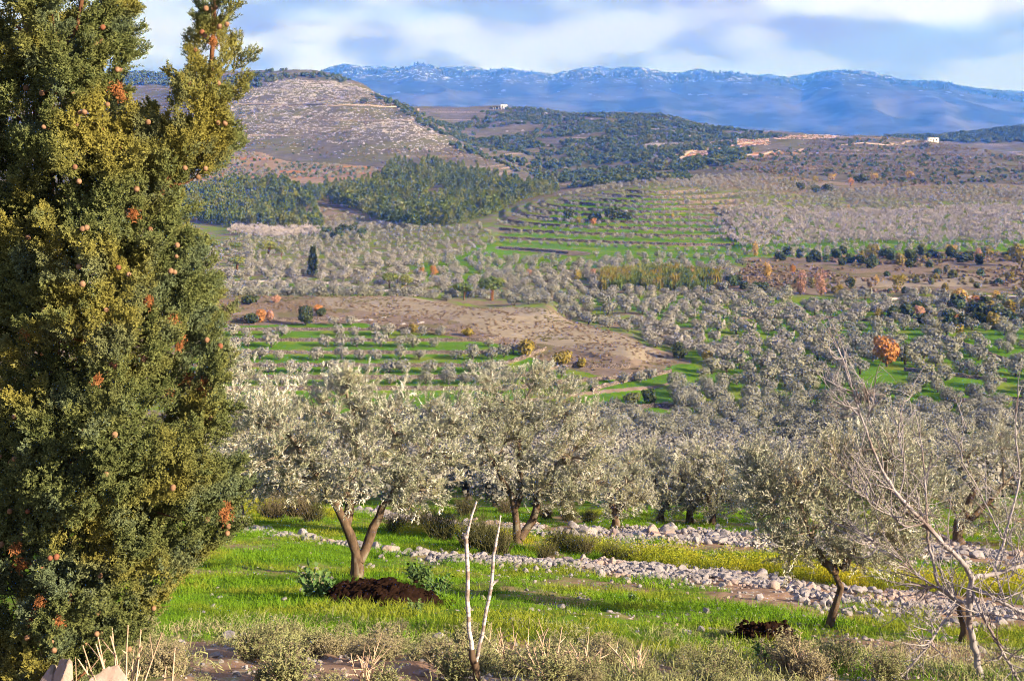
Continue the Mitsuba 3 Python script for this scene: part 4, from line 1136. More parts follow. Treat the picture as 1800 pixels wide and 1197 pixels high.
def block(x0, x1, y0, y1, z0, z1): return trimesh.creation.box(bounds=[[x0, y0, z0], [x1, y1, z1]])


def house(px, py, wpx, hpx, lab, seed, openings):
    p = hit(px, py, ymin=1000, ymax=2000)
    W, Hh = wpx * p[1] / F, hpx * p[1] / F
    k = thing('white_house', lab, 'house')
    m = place(p - [0, 0, .4], rng_of(seed).uniform(-12, 12))
    import manifold3d as m3
    cube = lambda x0, x1, y0, y1, z0, z1: m3.Manifold.cube([x1 - x0, y1 - y0, z1 - z0]).translate([x0, y0, z0])
    body = cube(-W / 2, W / 2, -3.5, 3.5, -1.5, Hh) - cube(-W / 2 + .4, W / 2 - .4, -3.1, 3.1, 0, Hh - .3)
    for (a, b, c, d) in openings: body = body - cube(a * W, b * W, -4, -3, c * Hh, d * Hh)
    part(k, 'wall', at(mikit.ply(body, 'm_white'), m))
    part(k, 'roof', at(mikit.ply(block(-W / 2 - .25, W / 2 + .25, -3.75, 3.75, Hh, Hh + .3), 'm_white'), m))
    for (a, b, c, d) in openings:
        part(k, 'door' if c == 0 else 'window', at(mikit.ply(block(a * W, b * W, -3.25, -3.18, c * Hh, d * Hh), 'm_void'), m))
    return k


house(1640, 249, 17.5, 6.5, 'long white flat-roofed house on the skyline at the right', 1, ((-.36, -.24, .35, .75), (-.08, .04, .0, .7), (.2, .34, .35, .75)))
house(886, 191, 10.5, 6.0, 'white house on the crest of the wooded hill', 2, ((-.3, -.1, .4, .75), (.12, .3, .0, .7)))
p = hit(874, 193, ymin=1000, ymax=2000)
k = thing('open_shelter', 'open shelter with flat dark roof left of the white hilltop house', 'shelter')
m = place(p, 0)
part(k, 'roof', at(mikit.ply(block(-6.5, 6.5, -3, 3, 3.4, 3.9), 'm_blackwood'), m))
for x in (-6, -2, 2, 6):
    for y in (-2.6, 2.6): part(k, 'post', at(mikit.ply(block(x - .2, x + .2, y - .2, y + .2, -1.5, 3.4), 'm_white'), m))
# trees along the far crest
stuff('mountain_trees', 'dark trees standing along the crest of the blue mountains', 'trees')
MTG = [group('mountain_tree_kind', mikit.ply(conifer(5, 26, 16, 11, 7.0), 'm_dark'))]
X, Y = scatter(shapely.Polygon([(-1900, 8500), (3900, 8500), (3900, 9150), (-1900, 9150)]), 42, rv, .5)
k = clumpy(X, Y, 200, .40, 23)
spread('mountain_trees', MTG, gp(X[k], Y[k]), rv.uniform(.6, 1.5, k.sum()), rv)
#@@PART3
# ================================================================== foreground
PALE = 'pale limestone '
rf = rng_of(200)


def px3(px, py, Y): return np.array([(px - CX) / F * Y, Y, (HY - py) / F * Y])


# ------------------------------------------------------------------ olive trees of the foreground
def big_olive(label, base_px, limbs, lobes, seed, dense=1.0, leafmat='m_olive', Y=None, deep=1.0, group=None, L=.076):
    """limbs: polylines of (column, row, depth offset), first one from the foot; lobes: (column, row, rx px, ry px, depth offset m)"""
    r = rng_of(seed)
    b = hit(*base_px, ymin=9, ymax=75)
    Y = b[1]
    k = thing('olive_tree', label, 'olive tree', group)
    m, nodes = MB(), []
    for j, (path, r0, r1) in enumerate(limbs):
        P = np.array([px3(a, c, Y + d) for a, c, d in path])
        if j == 0: P[0, 2] -= .12
        c = curve(P, 11)
        rr = np.linspace(r0, r1, 11) * (1 + .22 * (r.random(11) - .5))
        if j == 0: rr[0] *= 1.5; rr[1] *= 1.15
        c[1:-1] += (r.random((9, 3)) - .5) * rr[1:-1, None] * .5
        m.add(*tubes(c[None], rr[None], 9))
        nodes.append(c[4:])
    part(k, 'trunk', mikit.ply(m.get(), 'm_bark', smooth=True))
    nodes = np.vstack(nodes)
    lb = []
    for (a, c, rx, ry, d) in lobes:
        q = px3(a, c, Y + d)
        lb.append([*q, rx * Y / F, (rx + ry) * .5 * Y / F * deep, ry * Y / F])
    lb = np.array(lb)
    # boughs from the limbs to every lobe, then twigs
    lo = np.array([nodes[np.argmin(np.linalg.norm(nodes - q[:3] + [0, 0, q[5] * .6], axis=1))] for q in lb])
    bough = bezier(lo, (lo + lb[:, :3]) / 2 + r.normal(0, .08, (len(lb), 3)), lb[:, :3], 6)
    bm = MB().add(*tubes(bough, np.linspace(.045, .018, 6)[None].repeat(len(lb), 0), 6))
    pool = np.vstack([nodes, bough.reshape(-1, 3)])
    n = int(dense * 34 * len(lb))
    e, nn, li = shell_points(lb, n, r, .35)
    d2 = ((e[:, None] - pool[None]) ** 2).sum(-1)
    s = pool[np.argmin(d2 + 2 * np.maximum(pool[None, :, 2] - e[:, None, 2], 0) ** 2, 1)]
    mid = s * .5 + e * .5 + [0, 0, .06] + r.normal(0, .06, (n, 3))
    tw = bezier(s, mid, e, 5)
    bm.add(*tubes(tw, np.linspace(.011, .004, 5)[None].repeat(n, 0), 4))
    q = 5                                                                # shoots at and along every twig
    t = np.concatenate([np.full((n, 2), 1.0), r.uniform(.45, .95, (n, q - 2))], 1)
    i0 = np.clip((t * 4).astype(int), 0, 3); fr = t * 4 - i0
    ii = np.arange(n)[:, None]
    s2 = (tw[ii, i0] * (1 - fr[..., None]) + tw[ii, i0 + 1] * fr[..., None]).reshape(-1, 3)
    dirs = unit(nn.repeat(q, 0) * .6 + [0, 0, .75] + r.normal(0, .5, (n * q, 3)))
    Ls = r.uniform(.16, .40, n * q)
    e2 = s2 + dirs * Ls[:, None]
    sh = bezier(s2, (s2 + e2) / 2 + r.normal(0, .025, s2.shape), e2 - [0, 0, .03], 4)
    bm.add(*tubes(sh, np.array([[.0038, .0032, .0026, .002]]).repeat(len(sh), 0), 3))
    part(k, 'branch', mikit.ply(bm.get(), 'm_twig', smooth=True))
    # opposite leaves along the shoots
    nl = 24
    tt = np.linspace(.08, 1.0, nl)[None].repeat(len(sh), 0)
    i0 = np.clip((tt * 3).astype(int), 0, 2); fr = (tt * 3 - i0)[..., None]
    ii = np.arange(len(sh))[:, None]
    c = (sh[ii, i0] * (1 - fr) + sh[ii, i0 + 1] * fr)
    ax = unit(sh[:, -1] - sh[:, 0])
    perp = unit(np.cross(ax, rand_dirs(len(sh), r)))
    p2 = np.cross(ax, perp)
    ang = (np.arange(nl) % 2 * np.pi)[None] + (np.arange(nl) // 2 % 2 * np.pi / 2)[None] + r.normal(0, .35, (len(sh), nl))
    side = perp[:, None] * np.cos(ang)[..., None] + p2[:, None] * np.sin(ang)[..., None]
    d = unit(side * .75 + ax[:, None] * .8 + r.normal(0, .22, side.shape))
    nrm = unit(ax[:, None] * .8 - side * .5 + r.normal(0, .35, side.shape))
    keep = (r.random((len(sh), nl)) < .92).ravel()
    v, f = leaves(c.reshape(-1, 3)[keep], d.reshape(-1, 3)[keep], nrm.reshape(-1, 3)[keep], L * r.uniform(.7, 1.25, keep.sum()), L * .27, .12)
    part(k, 'foliage', mikit.ply((v, f), leafmat), kind='stuff')
    return k


big_olive('nearest large olive tree, silvery, forked trunk rising from a dark soil heap', (626, 1016),
          [([(626, 1018, 0), (628, 985, 0), (615, 935, -.1), (598, 905, -.15), (578, 868, -.25), (545, 820, -.4), (505, 760, -.5)], .108, .042),
           ([(632, 985, 0), (655, 935, .15), (668, 900, .2), (700, 855, .3), (735, 810, .4)], .105, .04),
           ([(607, 925, -.05), (615, 890, .1), (608, 850, .25), (625, 780, .3), (620, 720, .3)], .10, .04)],
          [(500, 770, 85, 80, -.5), (585, 725, 95, 75, .2), (685, 745, 90, 75, .3), (765, 800, 80, 80, .3), (640, 815, 110, 60, -.4), (530, 840, 75, 50, -.3), (735, 860, 70, 45, .1), (445, 740, 60, 60, -.2), (610, 680, 50, 35, .1), (470, 820, 60, 50, .3), (800, 730, 45, 40, .5), (450, 855, 45, 35, .5)], 1, 1.25)
big_olive('dense darker olive tree with twin trunks standing on the yellow-green terrace', (913, 958),
          [([(913, 962, 0), (908, 925, 0), (903, 885, 0), (882, 840, -.2), (855, 790, -.3)], .125, .05),
           ([(915, 945, 0), (935, 915, .1), (945, 880, .15), (962, 840, .2), (1010, 790, .3)], .12, .05),
           ([(906, 890, 0), (915, 850, .1), (912, 790, .2), (905, 730, .2)], .11, .05)],
          [(845, 725, 55, 60, -.4), (905, 700, 70, 55, .1), (985, 710, 65, 55, .2), (1040, 755, 48, 55, .1), (1005, 805, 75, 55, -.4), (885, 780, 70, 55, -.4), (960, 850, 85, 35, -.2), (1045, 850, 50, 45, .2), (935, 760, 70, 50, .3), (860, 670, 35, 25, 0), (1000, 870, 55, 30, .1), (950, 660, 30, 22, .2), (840, 800, 40, 40, .3)], 2, 1.5)
big_olive('pale olive tree half hidden behind the tall cypress', (415, 925),
          [([(415, 930, 0), (420, 890, 0), (410, 840, -.1), (415, 760, 0)], .16, .06), ([(418, 890, 0), (445, 840, .2), (455, 790, .2)], .1, .05)],
          [(420, 690, 55, 60, 0), (395, 765, 60, 70, 0), (455, 800, 55, 55, .3), (405, 640, 28, 40, .1), (430, 850, 50, 35, .2), (490, 690, 40, 45, .6), (370, 840, 45, 50, 0)], 3, 1.2)
big_olive('silvery olive tree right of centre with leaning crooked trunk by the second soil heap', (1455, 1102),
          [([(1455, 1106, 0), (1466, 1065, 0), (1478, 1030, 0), (1466, 1000, 0), (1475, 960, .1), (1500, 900, .2)], .058, .03),
           ([(1470, 1005, 0), (1440, 975, -.1), (1415, 920, -.1)], .06, .03), ([(1478, 1000, 0), (1510, 960, .1), (1545, 920, .2)], .06, .03), ([(1470, 985, 0), (1462, 920, 0), (1450, 860, 0)], .06, .03)],
          [(1400, 855, 85, 65, -.2), (1485, 830, 85, 65, .1), (1560, 810, 70, 65, .2), (1355, 885, 55, 50, 0), (1430, 930, 85, 45, -.2), (1540, 900, 85, 55, .1), (1585, 955, 55, 40, .2), (1385, 960, 55, 35, 0), (1500, 980, 65, 28, -.2), (1330, 830, 35, 35, .1), (1610, 870, 50, 50, .1)], 4, 1.15, L=.06)
for i, (bp, lobes, lab) in enumerate((
        ((1212, 921), [(1195, 835, 50, 45, 0), (1240, 850, 45, 42, .4), (1180, 870, 38, 35, -.3), (1225, 805, 40, 32, .2), (1215, 880, 45, 25, 0)], 'fawn-leaved olive tree above the upper stone heap, with a short dark trunk'),
        ((1080, 928), [(1100, 850, 48, 45, 0), (1080, 885, 38, 32, 0), (1125, 880, 38, 32, .3), (1105, 815, 34, 28, .3)], 'small olive tree between the twin-trunk olive and the upper stone heap'),
        ((1252, 924), [(1268, 845, 42, 42, .3), (1285, 880, 35, 35, .2), (1250, 880, 35, 30, -.2), (1275, 810, 30, 25, .3)], 'brownish olive tree second along the upper stone heap, with low twigs'),
        ((1160, 918), [(1150, 830, 38, 36, .4), (1160, 875, 38, 32, 0), (1140, 800, 28, 26, .4)], 'small grey olive tree squeezed between two others above the stone heap'))):
    c0 = bp
    big_olive(lab, bp, [([(c0[0], c0[1] + 3, 0), (c0[0] + 2, c0[1] - 25, 0), (c0[0] - 8, c0[1] - 55, 0), (lobes[0][0], lobes[0][1], .1)], .17, .05),
                        ([(c0[0] + 2, c0[1] - 22, 0), (c0[0] + 18, c0[1] - 45, .1), (lobes[1][0], lobes[1][1], .2)], .10, .04)], lobes, 20 + i, 1.3, L=.08)
big_olive('large shadowy olive tree behind the bare tree at the right edge', (1690, 957),
          [([(1690, 960, 0), (1683, 930, 0), (1700, 890, 0), (1720, 840, 0)], .2, .07), ([(1688, 925, 0), (1730, 890, .2), (1765, 850, .3)], .12, .05)],
          [(1700, 805, 80, 70, 0), (1772, 850, 65, 75, .2), (1655, 855, 55, 60, -.2), (1740, 915, 60, 38, 0), (1760, 775, 55, 50, .4), (1815, 800, 60, 70, .5), (1690, 900, 50, 35, 0), (1800, 920, 50, 40, .3)], 30, 1.25, L=.075)
big_olive('olive tree with bright tips between the leaning olive and the right edge', (1590, 935),
          [([(1590, 938, 0), (1596, 900, 0), (1590, 850, 0)], .15, .06)], [(1590, 800, 55, 50, 0), (1560, 840, 45, 42, -.2), (1630, 840, 42, 45, .2), (1605, 765, 35, 28, .1), (1560, 775, 30, 30, .2)], 31, 1.2, L=.075)

# ------------------------------------------------------------------ cypress with its stems, boughs, cones and dead sprays
OUT = np.array([(-60, -420), (-60, -200), (-60, 0), (-60, 200), (-60, 500), (-60, 1400), (150, 1400), (205, 1200), (255, 1130), (310, 1075), (345, 1010), (425, 965), (437, 900), (428, 830), (405, 790), (398, 760), (405, 640), (395, 560), (352, 430), (338, 365),
                (400, 305), (432, 285), (405, 235), (440, 215), (428, 185), (462, 140), (440, 95), (412, 60), (425, 40), (405, 0), (395, -60), (375, -130), (352, -60), (345, 0), (330, 45), (318, 80), (318, 130), (300, 165), (282, 190), (255, 182),
                (228, 150), (248, 100), (240, 55), (248, 15), (215, -40), (180, -140), (120, -260), (50, -400)], float)
SHAPE = shapely.Polygon(OUT).buffer(0)
CY = 8.0
rc = rng_of(300)


def tuft(seed, n=46):
    """one upright plume of a cypress: many short branchlets of scale leaves, about 1 unit long"""
    r = rng_of(seed)
    t = r.random(n) ** .8
    rad = .36 * np.sqrt(r.random(n)) * (1.05 - .55 * t)
    a = r.uniform(0, 6.28, n)
    tip = np.stack([np.cos(a) * rad, np.sin(a) * rad, .15 + .85 * t], -1)
    root = tip * [.35, .35, 1] - [0, 0, .22]
    m = MB()
    m.add(*tubes(np.array([[[0, 0, -.15], [0, 0, .4], [0.02, 0, .8]]]), np.array([[.02, .014, .006]]), 3))
    k = 15
    s = np.linspace(.1, 1.0, k)[None, :, None]
    c = root[:, None] * (1 - s) + tip[:, None] * s
    ax = unit(tip - root)[:, None].repeat(k, 1)
    d = unit(ax * .9 + .75 * r.normal(size=c.shape))
    L = .08 * r.uniform(.7, 1.3, (n, k)) * np.linspace(1.1, .7, k)
    m.add(*leaves(c.reshape(-1, 3), d.reshape(-1, 3), rand_dirs(n * k, r), L.ravel(), .036, .2))
    return m.get()


cyp = thing('cypress_tree', 'tall dense green cypress studded with round brown cones, filling the left side', 'cypress')
root = gp(np.array([(95 - CX) / F * CY]), np.array([CY]))[0]
root[2] = H(np.array([root[0]]), np.array([CY]))[0]
m = MB()
lead = [px3(a, b, CY + d) for a, b, d in ((95, 1000, 0), (90, 600, .05), (80, 250, 0), (60, -100, 0), (40, -380, 0))]
stemA = curve([root - [0, 0, .2], *lead], 16)
m.add(*tubes(stemA[None], np.linspace(.08, .02, 16)[None], 9))
second = curve([stemA[4], px3(150, 720, CY - .25), px3(235, 480, CY - .3), px3(285, 335, CY - .3), px3(345, 230, CY - .2), px3(372, 110, CY - .15), px3(380, -80, CY - .1)], 16)
m.add(*tubes(second[None], np.linspace(.036, .010, 16)[None], 8))
third = curve([stemA[8], px3(60, 130, CY - .4), px3(110, 95, CY - .5), px3(145, 10, CY - .4), px3(150, -90, CY - .4)], 10)
m.add(*tubes(third[None], np.linspace(.026, .010, 10)[None], 8))
part(cyp, 'trunk', mikit.ply(m.get(), 'm_redbark', smooth=True))
axis_pts = np.vstack([stemA, second, third])


def half_depth(px, py):
    """how far the crown bulges towards the camera: it closes at the outline"""
    d = shapely.distance(SHAPE.boundary, shapely.points(px, py)) / F * CY
    return np.minimum(np.sqrt(np.maximum(d, 0) * 1.5), 1.15)


# bough ends spread through the crown's volume, in lumps
N = 3700
cand = np.column_stack([rc.uniform(-60, 470, 52000), rc.uniform(-420, 1330, 52000)])
cand = cand[shapely.contains_xy(SHAPE.buffer(-24), cand[:, 0], cand[:, 1])]
hd = half_depth(cand[:, 0], cand[:, 1])
side = np.where(rc.random(len(cand)) < .72, -1, 1)
dep = side * hd * rc.uniform(.25, 1.0, len(cand))
P = np.stack([(cand[:, 0] - CX) / F * (CY + dep), CY + dep, (HY - cand[:, 1]) / F * (CY + dep)], -1)
lump = meshkit.fbm(P * 4.4, 2, 61)
gap = meshkit.fbm(P * 2.0 + 5, 2, 62)
ok = (lump > .455) & (gap > .33)
holes = shapely.union_all([shapely.Point(*q).buffer(w) for *q, w in ((20, 45, 20), (170, 140, 22), (160, 210, 9), (305, 40, 30), (230, 190, 12), (262, 100, 20))])
ok &= ~shapely.contains_xy(holes, cand[:, 0], cand[:, 1])
P, dep = P[ok][:N], dep[ok][:N]
cpix = cand[ok][:N]
near_ax = axis_pts[np.argmin(((P[:, None] - axis_pts[None]) ** 2).sum(-1) + 3 * np.maximum(axis_pts[None, :, 2] - P[:, None, 2] + .15, 0) ** 2, 1)]
out = unit((P - near_ax) * [1, 1, .3])
sel = rc.random(len(P)) < .05
bo = bezier(near_ax[sel], near_ax[sel] * .4 + P[sel] * .6 - [0, 0, .05], P[sel], 6)
part(cyp, 'bough', mikit.ply(MB().add(*tubes(bo, np.linspace(.011, .004, 6)[None].repeat(sel.sum(), 0), 5)).get(), 'm_redbark', smooth=True), kind='stuff')
for s in range(5): group(f'cypress_plume_kind_{s}', mikit.ply(tuft(600 + s), 'm_cypress'))
labels[f'{cyp}__foliage'] = {'kind': 'stuff'}
up = unit(out * .6 + [0, 0, .8] + rc.normal(0, .24, (len(P), 3)))
xx = unit(np.cross(up, rand_dirs(len(P), rc))); yy_ = np.cross(up, xx)
sc = rc.uniform(.135, .255, len(P))
for i in range(len(P)):
    M = np.eye(4); M[:3, :3] = np.stack([xx[i] * 1.05, yy_[i] * 1.05, up[i]], 1) * sc[i]; M[:3, 3] = P[i]
    scene[f'{cyp}__foliage__{i + 1:03d}'] = inst(f'cypress_plume_kind_{i % 5}', T(M))
# cones: seen ones by place, others at random on the lit outside
cm = trimesh.creation.icosphere(subdivisions=2)
cv = np.array(cm.vertices)
cv = cv * (1 + .10 * (meshkit.noise(cv * 2.6, 3)[:, None] - .5) - .05 * (np.abs(np.sin(cv[:, :1] * 6) * np.sin(cv[:, 1:2] * 6 + 1) * np.sin(cv[:, 2:] * 6)) < .02))
CONE = [mikit.ply((cv * [1, 1, 1.1], np.array(cm.faces)), 'm_cone', smooth=True)]
SEEN = [(167, 76), (176, 72), (172, 82), (46, 155), (52, 165), (140, 198), (148, 197), (134, 218), (212, 184), (285, 135), (362, 15), (352, 10), (330, 52), (338, 50), (378, 150), (383, 146), (425, 58), (434, 60), (432, 165), (343, 88), (306, 224), (268, 210), (410, 235), (420, 230),
        (325, 295), (364, 330), (240, 332), (83, 388), (92, 384), (215, 463), (208, 470), (226, 482), (145, 402), (152, 400), (300, 476), (307, 478), (330, 425), (152, 545), (78, 545), (204, 643), (256, 627), (385, 575), (387, 608), (13, 731), (26, 731), (18, 812), (25, 806), (88, 980), (99, 978), (108, 979), (107, 985),
        (230, 978), (364, 913), (438, 937), (445, 936), (170, 1113), (177, 1112), (91, 1128), (95, 1142), (227, 1140), (270, 1068), (48, 1120), (122, 1045), (124, 1053), (150, 1130), (2, 956), (5, 930)]
nearest = lambda a, b: int(np.argmin(np.hypot(cpix[:, 0] - a, cpix[:, 1] - b) + np.where(dep < 0, 0, 400) + 30 * (dep + 1.2)))
order = rc.permutation(len(P))
extra = [cpix[i] + rc.uniform(-8, 8, 2) for i in order if dep[i] < -.2 and 0 < cpix[i][0] < 450 and 0 < cpix[i][1] < 1190][:40]
for a, b in SEEN + extra:
    i = nearest(a, b)
    if math.hypot(cpix[i][0] - a, cpix[i][1] - b) > 20: a, b = cpix[i] + rc.uniform(-9, 9, 2)
    Yc = P[i][1] - rc.uniform(.06, .14)
    part(cyp, 'cone', at(CONE[0], place(px3(a, b, Yc), rc.uniform(0, 360), rc.uniform(.0125, .0180), None, (rc.uniform(-60, 60), 0))))


def dead_spray(seed):
    r = rng_of(seed)
    n = 150
    p = r.normal(0, .28, (n, 3)) * [1, 1, 1.3]
    q = p[:24]
    return MB().add(*leaves(p, unit(r.normal(size=(n, 3)) + [0, 0, -.6]), rand_dirs(n, r), .42, .11, .2)).add(*tubes(np.stack([q * 0, q * .5 + [0, 0, .05], q], 1), np.full((24, 3), .025), 3)).get()


DEADS = [mikit.ply(dead_spray(s), 'm_dead') for s in range(2)]
for a, b in ((205, 155), (212, 165), (303, 563), (298, 557), (315, 607), (262, 530), (48, 580), (172, 665), (334, 668), (358, 673), (302, 690), (28, 962), (2, 990), (36, 990), (60, 1085), (103, 1090), (375, 70), (235, 372), (320, 590), (395, 905), (398, 890), (260, 523), (283, 585), (70, 1055)):
    i = nearest(a, b)
    part(cyp, 'dead_spray', at(DEADS[int(rc.integers(2))], place(px3(a, b, P[i][1] - .10), rc.uniform(0, 360), rc.uniform(.035, .065))))

# ------------------------------------------------------------------ rubble of the two old terrace walls
ROCKS = [mikit.ply(rock(700 + s, 2, .75), 'm_rock') for s in range(10)]


def on_band(line, n, which, rng, t0=0, t1=1, k=1.0):
    ls = shapely.LineString(line)
    t = rng.uniform(t0, t1, n) * ls.length
    q = np.array([ls.interpolate(a).coords[0] for a in t]) + rng.normal(0, .12, (n, 2))
    w = band_width(CX + F * q[:, 0] / q[:, 1], which) * k
    px = CX + F * q[:, 0] / q[:, 1]
    keep = rng.random(n) < (np.interp(px, [450, 760, 1000, 1300], [.2, .35, .8, 1]) if which == 1 else np.interp(px, [550, 800, 950], [.25, .5, 1]))
    return q[keep, 0], (q[:, 1] + rng.laplace(0, .85, n) * w)[keep]


def stone_at(parent, name, x, y, s, rng, lift=.2):
    z = H(np.array([x]), np.array([y]))[0]
    return place((x, y, z + s * lift), rng.uniform(0, 360), s, s * rng.uniform(.7, 1.1), (rng.uniform(-25, 25), rng.uniform(-25, 25)))


for line, key, lab, w, n1, s0, s1 in ((BAND1, 'rubble_wall', 'lower band of tumbled pale stones, a collapsed terrace wall crossing the green meadow', 1, 300, .06, .18),
                                      (BAND2, 'rubble_wall', 'upper broad heap of tumbled pale stones behind the yellow-green strip', 2, 300, .09, .27)):
    k = thing(key, lab, 'stone wall')
    X, Y = on_band(line, 2 * n1, w, rf, .05, .98, .9)
    X, Y = X[:n1], Y[:n1]
    for x, y in zip(X, Y):
        s = rf.uniform(s0, s1) * (1.5 if rf.random() < .07 else 1)
        part(k, 'stone', at(ROCKS[int(rf.integers(10))], stone_at(k, 'stone', x, y, s, rf)))
    X, Y = on_band(line, 15000, w, rf)
    kk = meshkit.fbm(np.stack([X * .6, Y * .6, X * 0], -1), 2, 88) > .37
    X, Y = X[kk], Y[kk]
    zz = H(X, Y)
    mb = MB()
    small = [rock(730 + s, 0, .7) for s in range(6)]
    for j in range(6):
        idx = np.arange(len(X))[j::6]
        a = rf.uniform(0, 6.28, len(idx)); sc = rf.uniform(.035, .13, len(idx))
        v, f = small[j]
        R = np.stack([np.stack([np.cos(a), -np.sin(a), 0 * a], -1), np.stack([np.sin(a), np.cos(a), 0 * a], -1), np.stack([0 * a, 0 * a, 1 + 0 * a], -1)], 1)
        wv = np.einsum('nij,kj->nki', R, v) * sc[:, None, None] + np.stack([X[idx], Y[idx], zz[idx] + .2 * sc], -1)[:, None]
        mb.add(wv.reshape(-1, 3), (f[None] + (np.arange(len(idx)) * len(v))[:, None, None]).reshape(-1, 3))
    part(k, 'rubble', mikit.ply(mb.get(), 'm_rock'), kind='stuff')
# loose stones in the grass
def free_ground(n, rng, ylo, yhi, pxlo, pxhi):
    Y = rng.uniform(ylo, yhi, n); px = rng.uniform(pxlo, pxhi, n)
    return (px - CX) / F * Y, Y


stuff('scattered_stones', 'small pinkish stones strewn through the meadow grass', 'stones')
PEBG = [group(f'pebble_kind_{s}', mikit.ply(rock(780 + s, 1, .6), 'm_rock')) for s in range(4)]
X, Y = free_ground(11000, rf, 10, 36, 250, 1850)
px = CX + F * X / Y
k = rf.random(len(X)) < np.clip(.25 + .5 * sm(650, 1050, px) + .9 * (.55 - cov_near(X, Y)[:, 0]), .08, 1) * (meshkit.fbm(np.stack([X * .5, Y * .5, X * 0], -1), 2, 91) * 1.6 - .25)
spread('scattered_stones', PEBG, gp(X[k], Y[k]), rf.uniform(.016, .055, k.sum()), rf)
def rough(vf, seed):
    v, f = vf
    return v * (1 + .16 * (meshkit.fbm(v * 3.1 + seed, 4, seed) - .5)[:, None]), f


HEAPS = []
for (px, py), (a, b, c), lab in (((668, 1058), (.88, .60, .38), 'heap of dark brown dug soil at the foot of the nearest large olive'),
                                 ((1345, 1130), (.42, .40, .30), 'small heap of dark soil left of the leaning olive trunk')):
    p = hit(px, py, ymin=9, ymax=60)
    HEAPS.append((p, a, b))
    g = np.linspace(-1.25, 1.25, 60)
    gx, gy = np.meshgrid(g, g, indexing='ij')
    q = np.stack([gx * 3 + p[0], gy * 3 + p[1], gx * 0], -1)
    hgt = np.maximum(1 - (gx ** 2 + gy ** 2) * (1 + .8 * (meshkit.fbm(q * .8, 2, 81) - .5)), -.4)
    hgt = c * np.sign(hgt) * np.abs(hgt) ** .55 * (.75 + .5 * meshkit.fbm(q * 1.3, 2, 82)) + (meshkit.fbm(q * 5, 3, 83) - .5) * .16 - .06
    X, Y = gx * a + p[0], gy * b + p[1]
    v = np.stack([X, Y, H(X, Y) + hgt], -1).reshape(-1, 3)
    i, j = np.meshgrid(np.arange(59), np.arange(59), indexing='ij'); e = (i * 60 + j).ravel()
    k = thing('soil_heap', lab, 'soil heap')
    part(k, 'mound', mikit.ply((v, np.stack([e, e + 60, e + 61, e + 1], -1)), 'm_soil'))
    cl = MB()
    for j in range(170):
        t, q = rf.uniform(0, 6.28), rf.uniform(.55, 1.28)
        xx_, yy2 = p[0] + math.cos(t) * a * q, p[1] + math.sin(t) * b * q
        cv_, cf_ = rock(790 + j % 5, 0, .8)
        cl.add(cv_ * rf.uniform(.012, .045) + [xx_, yy2, H(np.array([xx_]), np.array([yy2]))[0] + max(0, c * (1 - q * q)) ** .8 * .9 + .015], cf_)
    part(k, 'clods', mikit.ply(cl.get(), 'm_soil'), kind='stuff')
X, Y = free_ground(190, rf, 10.5, 34, 350, 1800)
for x, y in zip(X, Y):
    if any(((x - p[0]) / a) ** 2 + ((y - p[1]) / b) ** 2 < 1.6 for p, a, b in HEAPS): continue
    zone_lab = (('pale stone lying loose in the meadow between the two soil heaps', 'loose stones between the soil heaps') if -1.0 < x < 4.2 and y > 15 else
                ('pale stone lying in the grass on the left, between the cypress and the nearest olive', 'loose stones on the left') if x <= -1.0 and y > 15 else
                ('pale stone lying in the grass at the right, around the leaning olive', 'loose stones on the right') if y > 15 else
                ('pale stone lying among the thorny scrub at the bottom', 'loose stones in the scrub'))
    k = thing('stone', zone_lab[0], 'stone', zone_lab[1])
    s = rf.uniform(.03, .085) * (1.5 if rf.random() < .12 else 1)
    scene[k] = at(ROCKS[int(rf.integers(10))], stone_at(k, k, x, y, s, rf))
for px, py, w, lab in ((80, 1192, 62, 'orange-tinted pale boulder in the bottom left corner'), (112, 1195, 40, 'white boulder right of the orange-tinted one at the bottom left'), (188, 1190, 48, 'white pointed boulder before the dry stalks at the bottom left'),
                       (968, 990, 18, 'white block at the front of the lower rubble band, below the twin-trunk olive'), (1290, 985, 26, 'pale boulder capping the lower rubble band near its middle'), (1245, 955, 24, 'bright white boulder in the upper stone heap'),
                       (1225, 950, 26, 'bright white flat boulder beside another in the upper stone heap'), (1490, 1025, 22, 'pale boulder behind the leaning trunk in the lower rubble band'), (1792, 1055, 34, 'lilac-grey boulder at the right edge behind the bare tree'),
                       (940, 1185, 16, 'grey stone low in the picture right of the white dead stems'), (1190, 1160, 17, 'grey-blue round stone in the grass left of the small soil heap'), (1145, 1135, 15, 'orange-brown stone in the grass below the meadow centre')):
    p = hit(px, py, ymin=8, ymax=60)
    k = thing('boulder', lab, 'boulder')
    s = w * p[1] / F * .42
    if py > 1188 and px < 300:                      # in front of the cypress: only the tops reach into the picture
        p = gp(np.array([(px - CX) / F * 7.0]), np.array([7.0]))[0]
        hh = (HY - (1174 - px % 7)) / F * 7.0 - p[2]
        scene[k] = at(mikit.ply(rough(rock(760 + px, 4, .8), px), 'm_rock'), place(p + [0, 0, hh * .40], px % 90, w * 7 / F * .95, hh * .95))
        continue
    scene[k] = at(mikit.ply(rock(760 + px, 2, .8), 'm_rock'), place(p + [0, 0, s * .25], px % 90, s))

